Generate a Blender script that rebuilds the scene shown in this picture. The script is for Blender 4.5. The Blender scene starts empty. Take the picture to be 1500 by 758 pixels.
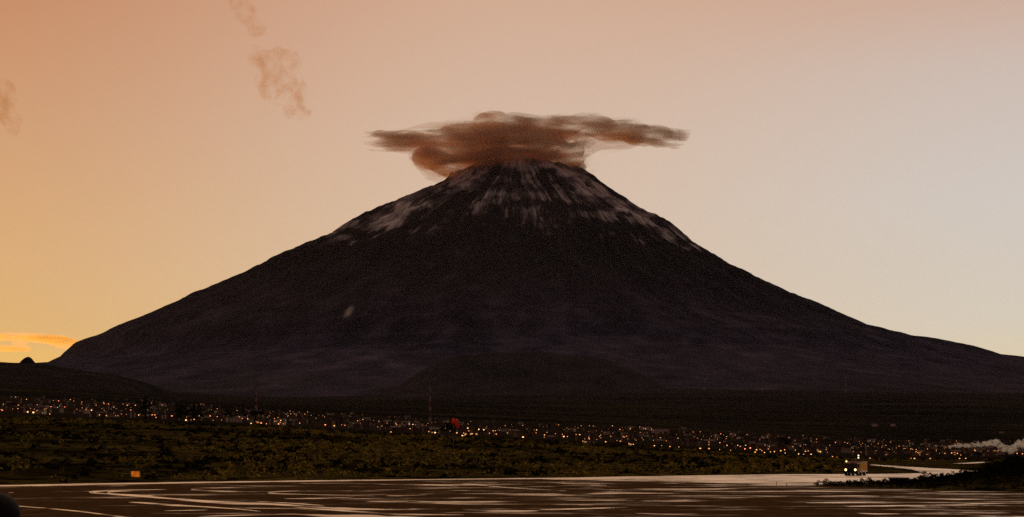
import bpy, bmesh, math, random
import numpy as np
from mathutils import Vector, Matrix, noise as mnoise

random.seed(7)
RNG = np.random.default_rng(11)
SC = bpy.context.scene
COL = SC.collection
F, CX, HY, CH = 2217.0, 750.0, 660.0, 4.5      # focal length in photo pixels, centre column, horizon row, eye height
R = math.radians

# ------------------------------------------------------------------ helpers
def lin(c):
    c = c / 255.0
    return c / 12.92 if c <= 0.04045 else ((c + 0.055) / 1.055) ** 2.4
def srgb(r, g, b): return (lin(r), lin(g), lin(b))

def W(px, py, d):                 # real point at depth d metres
    return Vector(((px - CX) / F * d, d, CH + (HY - py) / F * d))
def G(px, py, z=0.0):             # point on the flat pavement
    d = (CH - z) * F / (py - HY)
    return Vector(((px - CX) / F * d, d, z))

def hash2(ix, iy, s):
    h = (ix.astype(np.int64) * 374761393 + iy.astype(np.int64) * 668265263 + s * 1442695041) & 0xffffffff
    h = ((h ^ (h >> 13)) * 1274126177) & 0xffffffff
    return ((h ^ (h >> 16)) & 0xffff) / 65535.0
def vnoise(x, y, s=0):
    ix = np.floor(x); iy = np.floor(y); fx = x - ix; fy = y - iy
    fx = fx * fx * fx * (fx * (fx * 6 - 15) + 10); fy = fy * fy * fy * (fy * (fy * 6 - 15) + 10)
    a = hash2(ix, iy, s); b = hash2(ix + 1, iy, s); c = hash2(ix, iy + 1, s); d = hash2(ix + 1, iy + 1, s)
    return (a + (b - a) * fx) * (1 - fy) + (c + (d - c) * fx) * fy
def fbm(x, y, o=4, s=0, gain=0.5):
    t = 0; a = 1; n = 0
    for k in range(o):
        t = t + a * vnoise(x * 2 ** k + 17.3 * k, y * 2 ** k - 9.1 * k, s + k); n += a; a *= gain
    return t / n
def sstep(a, b, x):
    t = np.clip((x - a) / (b - a), 0, 1); return t * t * (3 - 2 * t)

def grid_mesh(name, P, mat, wrap=False, smooth=True):   # P: rows x cols x 3
    n, m, _ = P.shape
    me = bpy.data.meshes.new(name)
    cols = m if wrap else m - 1
    i, j = np.meshgrid(np.arange(n - 1), np.arange(cols), indexing='ij')
    j2 = (j + 1) % m
    q = np.stack([i * m + j, i * m + j2, (i + 1) * m + j2, (i + 1) * m + j], -1).reshape(-1, 4)
    np_mesh(me, P.reshape(-1, 3), q)
    if smooth: me.polygons.foreach_set('use_smooth', np.ones(len(me.polygons), bool))
    me.materials.append(mat)
    o = bpy.data.objects.new(name, me); COL.objects.link(o)
    return o
def np_mesh(me, v, q):
    me.vertices.add(len(v)); me.vertices.foreach_set('co', np.ascontiguousarray(v, dtype=np.float32).ravel())
    k = q.shape[1]
    me.loops.add(q.size); me.loops.foreach_set('vertex_index', np.ascontiguousarray(q, dtype=np.int32).ravel())
    me.polygons.add(len(q)); me.polygons.foreach_set('loop_start', np.arange(0, q.size, k, dtype=np.int32))
    me.update(calc_edges=True); me.validate()

def tag(o, label=None, cat=None, group=None, kind=None):
    if label: o['label'] = label
    if cat: o['category'] = cat
    if group: o['group'] = group
    if kind: o['kind'] = kind
    return o
def empty(name, loc, rz=0.0):
    o = bpy.data.objects.new(name, None); o.location = loc; o.rotation_euler = (0, 0, rz); COL.objects.link(o); return o

class MB:
    def __init__(s): s.bm = bmesh.new()
    def box(s, x0, x1, y0, y1, z0, z1, mi=0, bevel=0.0, M=None):
        m = Matrix.Translation(((x0 + x1) / 2, (y0 + y1) / 2, (z0 + z1) / 2)) @ Matrix.Diagonal((x1 - x0, y1 - y0, z1 - z0, 1))
        if M is not None: m = M @ m
        r = bmesh.ops.create_cube(s.bm, size=1, matrix=m)
        vs = r['verts']; fs = list({f for v in vs for f in v.link_faces})
        for f in fs: f.material_index = mi
        if bevel:
            es = list({e for v in vs for e in v.link_edges})
            rb = bmesh.ops.bevel(s.bm, geom=es, offset=bevel, segments=2, affect='EDGES', profile=0.6)
            for f in rb['faces']: f.material_index = mi
        return s
    def cyl(s, p0, p1, r0, r1=None, n=10, mi=0, caps=True):
        r1 = r0 if r1 is None else r1
        p0 = Vector(p0); p1 = Vector(p1); d = p1 - p0
        q = d.to_track_quat('Z', 'Y').to_matrix().to_4x4()
        m = Matrix.Translation((p0 + p1) / 2) @ q
        r = bmesh.ops.create_cone(s.bm, cap_ends=caps, segments=n, radius1=r0, radius2=r1, depth=d.length, matrix=m)
        for f in {f for v in r['verts'] for f in v.link_faces}: f.material_index = mi
        return s
    def ball(s, c, rx, ry=None, rz=None, n=2, mi=0):
        ry = rx if ry is None else ry; rz = rx if rz is None else rz
        r = bmesh.ops.create_icosphere(s.bm, subdivisions=n, radius=1, matrix=Matrix.Translation(c) @ Matrix.Diagonal((rx, ry, rz, 1)))
        for f in {f for v in r['verts'] for f in v.link_faces}: f.material_index = mi
        return s
    def prism(s, pts, z0, z1, mi=0):       # footprint polygon extruded in z
        a = [s.bm.verts.new((x, y, z0)) for x, y in pts]; b = [s.bm.verts.new((x, y, z1)) for x, y in pts]
        fs = [s.bm.faces.new(a[::-1]), s.bm.faces.new(b)]
        for i in range(len(a)):
            j = (i + 1) % len(a); fs.append(s.bm.faces.new((a[i], a[j], b[j], b[i])))
        for f in fs: f.material_index = mi
        return s
    def mesh(s, name, mats, smooth=False):
        bmesh.ops.recalc_face_normals(s.bm, faces=s.bm.faces[:])
        me = bpy.data.meshes.new(name); s.bm.to_mesh(me); s.bm.free()
        for m in (mats if isinstance(mats, (list, tuple)) else [mats]): me.materials.append(m)
        if smooth: me.polygons.foreach_set('use_smooth', np.ones(len(me.polygons), bool))
        return me
    def build(s, name, mats, parent=None, smooth=False):
        o = bpy.data.objects.new(name, s.mesh(name, mats, smooth)); COL.objects.link(o)
        if parent: o.parent = parent
        return o

# ------------------------------------------------------------------ materials
def new_mat(name):
    m = bpy.data.materials.new(name); m.use_nodes = True
    nt = m.node_tree; nt.nodes.clear()
    out = nt.nodes.new('ShaderNodeOutputMaterial')
    return m, nt, out
def N(nt, t, **kw):
    n = nt.nodes.new(t)
    for k, v in kw.items():
        if k in n.bl_rna.properties: setattr(n, k, v)
        else: n.inputs[k.replace('_', ' ')].default_value = v
    return n
def ramp(nt, fac, stops, interp='LINEAR'):
    r = nt.nodes.new('ShaderNodeValToRGB'); r.color_ramp.interpolation = interp
    e = r.color_ramp.elements
    while len(e) < len(stops): e.new(0.5)
    for el, (p, c) in zip(e, stops):
        el.position = p; el.color = (*c, 1) if len(c) == 3 else c
    nt.links.new(fac, r.inputs[0]); return r.outputs[0]
def g3(v): return (v, v, v)
def math_(nt, op, a, b=None, c=None):
    n = nt.nodes.new('ShaderNodeMath'); n.operation = op
    for i, v in enumerate((a, b, c)):
        if v is None: continue
        if hasattr(v, 'is_linked'): nt.links.new(v, n.inputs[i])
        else: n.inputs[i].default_value = v
    return n.outputs[0]
def mixc(nt, f, a, b, blend='MIX'):
    n = nt.nodes.new('ShaderNodeMix'); n.data_type = 'RGBA'; n.blend_type = blend
    for i, v in ((0, f), (6, a), (7, b)):
        if hasattr(v, 'is_linked'): nt.links.new(v, n.inputs[i])
        else: n.inputs[i].default_value = v if not isinstance(v, tuple) or len(v) == 4 else (*v, 1)
    return n.outputs[2]
def pos_noise(nt, scale, detail=4, rough=0.55, dist=0.0, obj=False, stretch=None):
    if obj:
        tc = nt.nodes.new('ShaderNodeTexCoord'); co = tc.outputs['Object']
    else:
        ge = nt.nodes.new('ShaderNodeNewGeometry'); co = ge.outputs['Position']
    if stretch:
        mp = nt.nodes.new('ShaderNodeMapping'); mp.inputs['Scale'].default_value = stretch
        nt.links.new(co, mp.inputs[0]); co = mp.outputs[0]
    n = nt.nodes.new('ShaderNodeTexNoise'); n.inputs['Scale'].default_value = scale
    n.inputs['Detail'].default_value = detail; n.inputs['Roughness'].default_value = rough
    n.inputs['Distortion'].default_value = dist
    nt.links.new(co, n.inputs['Vector']); return n.outputs[0]
def simple(name, c1, c2=None, scale=1.0, rough=0.8, metal=0.0, spec=0.3, obj=True):
    m, nt, out = new_mat(name)
    p = N(nt, 'ShaderNodeBsdfPrincipled'); p.inputs['Roughness'].default_value = rough
    p.inputs['Metallic'].default_value = metal; p.inputs['Specular IOR Level'].default_value = spec
    if c2 is None: c2 = tuple(v * 0.7 for v in c1)
    n = pos_noise(nt, scale, 5, obj=obj)
    nt.links.new(ramp(nt, n, [(0.3, c1), (0.7, c2)]), p.inputs['Base Color'])
    nt.links.new(p.outputs[0], out.inputs[0]); return m
def emis(name, col, strength, spec=False):
    m, nt, out = new_mat(name)
    e = N(nt, 'ShaderNodeEmission'); e.inputs[0].default_value = (*col, 1); e.inputs[1].default_value = strength
    nt.links.new(e.outputs[0], out.inputs[0]); return m

def wet_mat(name, lo, hi, r_wet, dry_spec=0.0, vary=0.28, drain=0.0, scale=0.085):
    """worn asphalt with rain water lying in its hollows"""
    m, nt, out = new_mat(name)
    big = pos_noise(nt, scale * 0.22, 2, 0.5)
    med = pos_noise(nt, scale * 1.7, 6, 0.62, 0.5, stretch=(0.5, 1.1, 1.0))
    power = ramp(nt, pos_noise(nt, scale * 0.6, 3, 0.6, stretch=(0.6, 1.6, 1.0)), [(0.38, g3(vary)), (0.58, g3(1))])
    fine = pos_noise(nt, scale * 9, 4, 0.6)
    v = math_(nt, 'ADD', math_(nt, 'MULTIPLY', big, 0.22), math_(nt, 'MULTIPLY', med, 0.98))
    v = math_(nt, 'ADD', v, math_(nt, 'MULTIPLY', fine, 0.06))
    ge = N(nt, 'ShaderNodeNewGeometry'); sx = N(nt, 'ShaderNodeSeparateXYZ'); nt.links.new(ge.outputs['Position'], sx.inputs[0])
    fall = nt.nodes.new('ShaderNodeMapRange'); fall.inputs[1].default_value = -55; fall.inputs[2].default_value = 45; fall.inputs[3].default_value = -drain; fall.inputs[4].default_value = drain * 0.35
    nt.links.new(sx.outputs[0], fall.inputs[0]); v = math_(nt, 'ADD', v, fall.outputs[0])      # the apron drains towards the right
    mask = mixc(nt, 1.0, ramp(nt, v, [(lo, g3(0.0)), (lo + (hi - lo) * 0.55, g3(0.17)), (hi, g3(1))]), power, 'MULTIPLY')
    dry = N(nt, 'ShaderNodeBsdfPrincipled')
    nt.links.new(ramp(nt, fine, [(0.3, (0.042, 0.0225, 0.0095)), (0.7, (0.110, 0.062, 0.028))]), dry.inputs['Base Color'])
    dry.inputs['Roughness'].default_value = 0.75; dry.inputs['Specular IOR Level'].default_value = dry_spec
    wet = N(nt, 'ShaderNodeBsdfPrincipled')
    wet.inputs['Base Color'].default_value = (0.98, 0.77, 0.57, 1); wet.inputs['Metallic'].default_value = 0.8
    wet.inputs['Roughness'].default_value = r_wet; wet.inputs['IOR'].default_value = 3.6
    mx = N(nt, 'ShaderNodeMixShader'); nt.links.new(mask, mx.inputs[0])
    nt.links.new(dry.outputs[0], mx.inputs[1]); nt.links.new(wet.outputs[0], mx.inputs[2])
    nt.links.new(mx.outputs[0], out.inputs[0]); return m

M_apron = wet_mat('wet_asphalt', 0.634, 0.735, 0.44, drain=0.06)
M_taxi = wet_mat('flooded_asphalt', 0.44, 0.62, 0.42, 0.0, 0.85)
M_puddle = wet_mat('rain_water', 0.40, 0.62, 0.42, 0.0, 0.8)

def ground_mat():
    m, nt, out = new_mat('scrub_ground')
    p = N(nt, 'ShaderNodeBsdfPrincipled'); p.inputs['Roughness'].default_value = 0.95; p.inputs['Specular IOR Level'].default_value = 0.0
    ge = N(nt, 'ShaderNodeNewGeometry'); sx = N(nt, 'ShaderNodeSeparateXYZ'); nt.links.new(ge.outputs['Position'], sx.inputs[0])
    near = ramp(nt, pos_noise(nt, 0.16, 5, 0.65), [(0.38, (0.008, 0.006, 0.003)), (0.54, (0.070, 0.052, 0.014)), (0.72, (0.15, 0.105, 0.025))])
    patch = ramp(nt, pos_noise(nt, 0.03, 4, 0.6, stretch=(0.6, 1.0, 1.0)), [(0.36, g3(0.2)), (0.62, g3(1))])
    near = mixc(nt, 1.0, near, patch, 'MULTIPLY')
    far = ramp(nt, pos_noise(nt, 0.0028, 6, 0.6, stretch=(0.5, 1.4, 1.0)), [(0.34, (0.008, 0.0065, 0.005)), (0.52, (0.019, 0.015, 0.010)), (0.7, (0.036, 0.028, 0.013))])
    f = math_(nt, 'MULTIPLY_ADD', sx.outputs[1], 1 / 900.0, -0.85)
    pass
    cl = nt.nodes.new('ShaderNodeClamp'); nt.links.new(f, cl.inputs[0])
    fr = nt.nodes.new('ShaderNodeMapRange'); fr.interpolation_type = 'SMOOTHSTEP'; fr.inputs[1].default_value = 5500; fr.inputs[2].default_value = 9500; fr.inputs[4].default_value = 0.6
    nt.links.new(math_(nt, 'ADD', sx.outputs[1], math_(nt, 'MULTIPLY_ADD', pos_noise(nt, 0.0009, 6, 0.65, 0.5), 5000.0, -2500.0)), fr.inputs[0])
    far = mixc(nt, fr.outputs[0], far, (0.030, 0.0265, 0.029))  # far ground blends into the haze tone painted on the volcano's foot
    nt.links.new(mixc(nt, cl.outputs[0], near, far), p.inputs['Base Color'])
    nt.links.new(p.outputs[0], out.inputs[0]); return m
M_ground = ground_mat()

def rock_mat(name, stops, scale, snow=False):
    m, nt, out = new_mat(name)
    p = N(nt, 'ShaderNodeBsdfPrincipled'); p.inputs['Roughness'].default_value = 0.95; p.inputs['Specular IOR Level'].default_value = 0.0
    a = ramp(nt, pos_noise(nt, scale, 8, 0.62), stops)
    b = ramp(nt, pos_noise(nt, scale * 0.16, 4, 0.5), [(0.35, (0.75, 0.72, 0.74)), (0.65, (1.15, 1.05, 1.0))])
    c = mixc(nt, 1.0, a, b, 'MULTIPLY')
    if snow:
        ge = N(nt, 'ShaderNodeNewGeometry'); sz = N(nt, 'ShaderNodeSeparateXYZ'); nt.links.new(ge.outputs['Position'], sz.inputs[0])
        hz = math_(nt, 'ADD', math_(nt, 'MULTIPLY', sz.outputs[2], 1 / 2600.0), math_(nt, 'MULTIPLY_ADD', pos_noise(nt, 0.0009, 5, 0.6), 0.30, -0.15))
        c = mixc(nt, 1.0, c, ramp(nt, hz, [(0.10, (4.4, 4.1, 4.9)), (0.42, (2.0, 1.9, 2.2)), (0.75, (0.85, 0.85, 0.85))]), 'MULTIPLY')  # haze painted in: lower slopes lightened and purpled by height
        sc_ = N(nt, 'ShaderNodeAttribute', attribute_name='ravine_shade')
        c = mixc(nt, 1.0, c, ramp(nt, sc_.outputs['Fac'], [(0.25, g3(0.70)), (0.5, g3(0.92)), (0.75, (1.3, 1.26, 1.24))]), 'MULTIPLY')  # painted ravine shading multiplied into the rock colour
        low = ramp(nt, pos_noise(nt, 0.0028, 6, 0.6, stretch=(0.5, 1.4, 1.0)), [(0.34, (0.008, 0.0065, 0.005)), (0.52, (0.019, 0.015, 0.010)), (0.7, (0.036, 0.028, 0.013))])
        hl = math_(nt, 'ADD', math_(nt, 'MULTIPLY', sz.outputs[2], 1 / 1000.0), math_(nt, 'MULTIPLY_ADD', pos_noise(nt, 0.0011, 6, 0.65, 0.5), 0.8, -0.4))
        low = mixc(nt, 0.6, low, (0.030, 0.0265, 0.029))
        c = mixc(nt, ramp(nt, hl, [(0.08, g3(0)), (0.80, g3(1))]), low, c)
        at = N(nt, 'ShaderNodeAttribute', attribute_name='snow')
        c = mixc(nt, at.outputs['Fac'], c, (0.74, 0.63, 0.62))
    nt.links.new(c, p.inputs['Base Color'])
    nt.links.new(p.outputs[0], out.inputs[0]); return m
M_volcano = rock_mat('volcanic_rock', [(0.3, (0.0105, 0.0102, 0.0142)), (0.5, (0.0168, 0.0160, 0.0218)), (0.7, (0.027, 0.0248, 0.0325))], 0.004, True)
M_hill = rock_mat('hill_rock', [(0.3, (0.012, 0.0105, 0.011)), (0.5, (0.021, 0.0185, 0.019)), (0.7, (0.034, 0.029, 0.027))], 0.006)

M_dome = rock_mat('old_lava', [(0.3, (0.022, 0.020, 0.0225)), (0.5, (0.035, 0.032, 0.0355)), (0.7, (0.053, 0.047, 0.049))], 0.005)
M_scrub = simple('dark_scrub_leaves', (0.022, 0.024, 0.010), (0.008, 0.008, 0.004), 0.3, 0.95, spec=0.0)
M_tuft = simple('dry_tussock', (0.40, 0.29, 0.05), (0.19, 0.145, 0.028), 0.2, 0.95, spec=0.0)
M_leaf = simple('tree_leaves', (0.022, 0.028, 0.012), (0.045, 0.05, 0.02), 0.6, 0.9, spec=0.05)
M_bark = simple('bark', (0.06, 0.04, 0.028), (0.03, 0.02, 0.015), 2.0, 0.95, spec=0.05)
M_plaster = [simple('ochre_plaster', (0.24, 0.15, 0.085), (0.17, 0.11, 0.06), 0.4),
             simple('brick_wall', (0.20, 0.09, 0.055), (0.13, 0.065, 0.04), 0.6),
             simple('lamplit_pale_plaster', (0.62, 0.47, 0.35), (0.48, 0.37, 0.28), 0.4),  # pale plaster, its colour raised to include wall lamp light
             simple('grey_concrete', (0.20, 0.145, 0.105), (0.13, 0.095, 0.07), 0.5)]
M_roof = simple('dusty_roof', (0.16, 0.10, 0.07), (0.09, 0.06, 0.045), 0.5)
M_glass = simple('dark_glass', (0.015, 0.015, 0.018), (0.02, 0.02, 0.02), 1.0, 0.15, spec=0.5)
M_lit = emis('lit_window', (1.0, 0.45, 0.16), 0.6)
M_steel = simple('galvanised_steel', (0.22, 0.18, 0.16), (0.13, 0.11, 0.10), 2.0, 0.5, 0.4)
M_redpaint = simple('red_white_mast_paint', (0.30, 0.06, 0.04), (0.24, 0.05, 0.035), 1.0, 0.6)
M_lamp = {'amber': emis('amber_lamp', (1.0, 0.38, 0.10), 2.5), 'warm': emis('warm_lamp', (1.0, 0.50, 0.20), 2.6),
          'red': emis('reddish_lamp', (1.0, 0.24, 0.09), 3.4), 'dim': emis('dim_lamp', (1.0, 0.36, 0.12), 1.5)}

# ------------------------------------------------------------------ ground heights
COLS = np.array([-1500, -700, 0, 375, 750, 1000, 1150, 1250, 1350, 1500, 2200, 3000.0])
ROWS = np.array([20, 195, 240, 300, 450, 700, 850, 1200, 2200, 3500, 5000, 7000, 9000, 12000, 33000.0])
def zy(y, d): return CH + (HY - y) / F * d
ZT = np.zeros((len(ROWS), len(COLS)))
ridge = [608, 607, 610, 625, 644.5, 657.5, 669.5, 675.5, 675.5, 675.5, 672, 667]
t1200 = [614, 614, 616, 632, 651, 664, 675, 681, 681, 681, 676, 670]
t2200 = [598, 598, 599, 615, 634, 646, 657, 663, 664, 664, 661, 656]
t3500 = [581, 581, 583, 601, 619, 630, 639, 646, 649, 650, 646, 643]
t5000 = [566, 566, 568, 592, 604, 614, 619, 620, 621, 622, 622, 620]
t7000 = [558, 558, 562, 588, 590, 592, 592, 592, 592, 594, 596, 596]
t9000 = [552, 552, 556, 584, 572, 570, 571, 573, 574, 575, 580, 580]
t12000 = [560, 560, 565, 580, 572, 572, 575, 578, 580, 582, 586, 586]
for j in range(len(COLS)):
    zr = zy(ridge[j], 700)
    edge = np.interp(COLS[j], [0, 375, 750, 1000, 1200], [196, 222, 250, 275, 290])
    for i, d in enumerate(ROWS):
        if d <= 700: ZT[i, j] = max(0, zr * (d - edge) / (700 - edge)) if zr > 0 else 0
    ZT[6, j] = zr * 1.03
    for i, t in ((7, t1200), (8, t2200), (9, t3500), (10, t5000), (11, t7000), (12, t9000), (13, t12000)):
        ZT[i, j] = zy(t[j], ROWS[i])
    ZT[14, j] = ZT[13, j]
LR = np.log(ROWS)
def z_base(px, d):
    px = np.asarray(px, float); ld = np.log(np.maximum(d, 21.0))
    tot = 0
    for dp, dl, w in ((0, 0, 2), (-70, 0, 1), (70, 0, 1), (0, -.05, 1), (0, .05, 1)):
        a = np.clip(px + dp, COLS[0], COLS[-1] - 1); b = np.clip(ld + dl, LR[0], LR[-1] - 1e-6)
        j = np.clip(np.searchsorted(COLS, a, 'right') - 1, 0, len(COLS) - 2)
        i = np.clip(np.searchsorted(LR, b, 'right') - 1, 0, len(LR) - 2)
        u = (a - COLS[j]) / (COLS[j + 1] - COLS[j]); v = (b - LR[i]) / (LR[i + 1] - LR[i])
        tot = tot + w * ((ZT[i, j] * (1 - u) + ZT[i, j + 1] * u) * (1 - v) + (ZT[i + 1, j] * (1 - u) + ZT[i + 1, j + 1] * u) * v)
    return tot / 6

# paved area outlines (on the flat), from the far kerb to beneath the viewer
def poly(pts): return np.array([(G(x, y).x, G(x, y).y) for x, y in pts])
PAVED = poly([(-900, 728), (-300, 716.5), (0, 711), (160, 708), (375, 705), (750, 700.6), (1000, 697.2), (1150, 695), (1267, 694.8), (1353, 693.6), (1337, 688.2),
              (1300, 684.2), (1274, 681.6), (1276, 680.8), (1360, 686), (1416, 688.8), (1500, 691.5), (2100, 706), (3300, 800), (6000, 1500), (-4500, 1500)])
ISLAND = poly([(1183, 711.2), (1225, 713.2), (1300, 716), (1400, 719), (1500, 721.4), (2000, 735), (2000, 705), (1500, 692.5), (1448, 692.6), (1425, 695), (1385, 699.5),
               (1350, 704), (1300, 708.6), (1240, 710)])
def sdf(P, x, y):        # negative inside
    dm = np.full(x.shape, 1e18); ins = np.zeros(x.shape, bool)
    for k in range(len(P)):
        x0, y0 = P[k]; x1, y1 = P[(k + 1) % len(P)]
        ex, ey = x1 - x0, y1 - y0
        t = np.clip(((x - x0) * ex + (y - y0) * ey) / (ex * ex + ey * ey), 0, 1)
        dm = np.minimum(dm, (x - x0 - t * ex) ** 2 + (y - y0 - t * ey) ** 2)
        c = ((y0 > y) != (y1 > y))
        ins ^= c & (x < ex * (y - y0) / (ey if abs(ey) > 1e-12 else 1e-12) + x0)
    return np.where(ins, -1, 1) * np.sqrt(dm)
def z_ground(px, d):
    px = np.asarray(px, float); d = np.asarray(d, float)
    px, d = np.broadcast_arrays(px, d)
    x = (px - CX) / F * d
    z = z_base(px, d)
    zn = z.copy()
    zn += (fbm(x / 60, d / 60, 4, 3) - 0.5) * 2.2 * sstep(260, 600, d) * np.clip(z / 6, 0.1, 1) 
    zn += (fbm(x / 700, d / 700, 5, 5) - 0.5) * 26 * sstep(4500, 8000, d)
    near = d < 620
    if near.any():
        s = np.full(px.shape, 1e3); s[near] = sdf(PAVED, x[near], d[near])
        s2 = np.full(px.shape, 1e3); s2[near] = sdf(ISLAND, x[near], d[near])
        lump = fbm(x / 3.5, d / 3.5, 3, 9)
        off = sstep(0, 5, s) * 0.22 + sstep(0, 1.0, s) * 0.12 + (lump - 0.5) * 0.25 * sstep(0.5, 4, s)
        isl = sstep(0, 2.2, -s2) * 0.22 + sstep(0, 9, -s2) * (0.10 + 1.05 * sstep(1330, 1490, px)) + (lump - 0.5) * 0.35 * sstep(0.3, 3, -s2)
        rise = zn * sstep(0, 30, s)
        zz = np.where(s2 < 0, isl, np.where(s > 0, np.maximum(rise, 0) + off, -0.35))
        k = sstep(480, 600, d)
        zn = np.where(near, zz * (1 - k) + (zn + 0.3) * k, zn)
    return zn
def find_d(px, py, lift=0.0, lo=1050, hi=4600):   # depth at which something 'lift' metres above the ground shows at that row
    ds = np.exp(np.linspace(np.log(lo), np.log(hi), 240))
    y = HY - (z_ground(np.full(ds.shape, px), ds) + lift - CH) / ds * F
    i = np.argmin(np.abs(y - py) + 0.0002 * ds)
    return float(ds[i])
def gz(x, d): return float(z_ground(np.array([x / d * F + CX]), np.array([d]))[0])

d_rows = np.concatenate([np.geomspace(8, 140, 24)[:-1], np.arange(140, 330, 1.2), np.arange(330, 620, 2.5), np.geomspace(622, 33000, 170)])
p_cols = np.concatenate([np.linspace(-1500, -160, 40)[:-1], np.arange(-160, 1660, 5.0), np.linspace(1660, 3000, 40)])
DD, PP = np.meshgrid(d_rows, p_cols, indexing='ij')
gP = np.stack([(PP - CX) / F * DD, DD, z_ground(PP, DD)], -1)
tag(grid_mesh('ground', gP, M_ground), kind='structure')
b = MB()
for (x0, x1, y0, y1) in ((-33000, 33000, -30000, 7.9),):
    vs = [b.bm.verts.new(c) for c in ((x0, y0, -0.4), (x1, y0, -0.4), (x1, y1, -0.4), (x0, y1, -0.4))]; b.bm.faces.new(vs)
tag(b.build('ground_behind_viewer', M_ground), kind='structure')

def flat(name, pts, z, mat):
    b = MB(); vs = [b.bm.verts.new((x, y, z)) for x, y in pts]; b.bm.faces.new(vs)
    bmesh.ops.triangulate(b.bm, faces=b.bm.faces[:])
    o = b.build(name, mat); tag(o, kind='structure'); return o
flat('apron', [(-260, -30), (300, -30), (300, 560), (200, 560), (60, 420), (-260, 300)], 0.0, M_apron)
flat('taxiway', poly([(770, 701.0), (1000, 697.0), (1150, 694.6), (1267, 694.4), (1353, 693.2), (1337, 688), (1300, 684), (1274, 681.4), (1276, 680.6), (1360, 685.8), (1416, 688.6),
                      (1500, 691), (1500, 704), (1379, 704), (1240, 711.5), (1120, 710.2), (1060, 708), (1010, 706.3), (940, 705.2), (880, 704.8), (820, 703.2)]), 0.004, M_taxi)

# rain water lying in long films on the apron: centre line (column, row, half height in photo pixels)
def film(pts, z=0.008):
    pts = np.array(pts, float)
    t = np.concatenate([[0], np.cumsum(np.hypot(np.diff(pts[:, 0]), 6 * np.diff(pts[:, 1])))])
    n = max(12, int(t[-1] / 6)); tt = np.linspace(0, t[-1], n)
    def cr(v):          # smooth the trace a little
        f = np.interp(tt, t, v); k = np.array([1, 2, 3, 2, 1.]) / 9
        g = np.convolve(np.pad(f, 2, 'edge'), k, 'valid'); g[0] = f[0]; g[-1] = f[-1]; return g
    x, y, h = cr(pts[:, 0]), cr(pts[:, 1]), cr(pts[:, 2])
    h = 0.85 * h * (0.72 + 0.56 * vnoise(x / 21, y * 0 + pts[0, 1], 4)) * sstep(0, 0.04, tt / tt[-1] + 0.012) * sstep(0, 0.04, 1 - tt / tt[-1] + 0.012)
    dx, dy = np.gradient(x), np.gradient(y)
    ln = np.hypot(dx, dy); nx, ny = -dy / ln, dx / ln
    A = [G(a + n1 * q * 1.6, c + n2 * q, z) for a, c, q, n1, n2 in zip(x, y, h, nx, ny)]
    B = [G(a - n1 * q * 1.6, c - n2 * q, z) for a, c, q, n1, n2 in zip(x, y, h, nx, ny)]
    return np.array([A, B])
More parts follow.
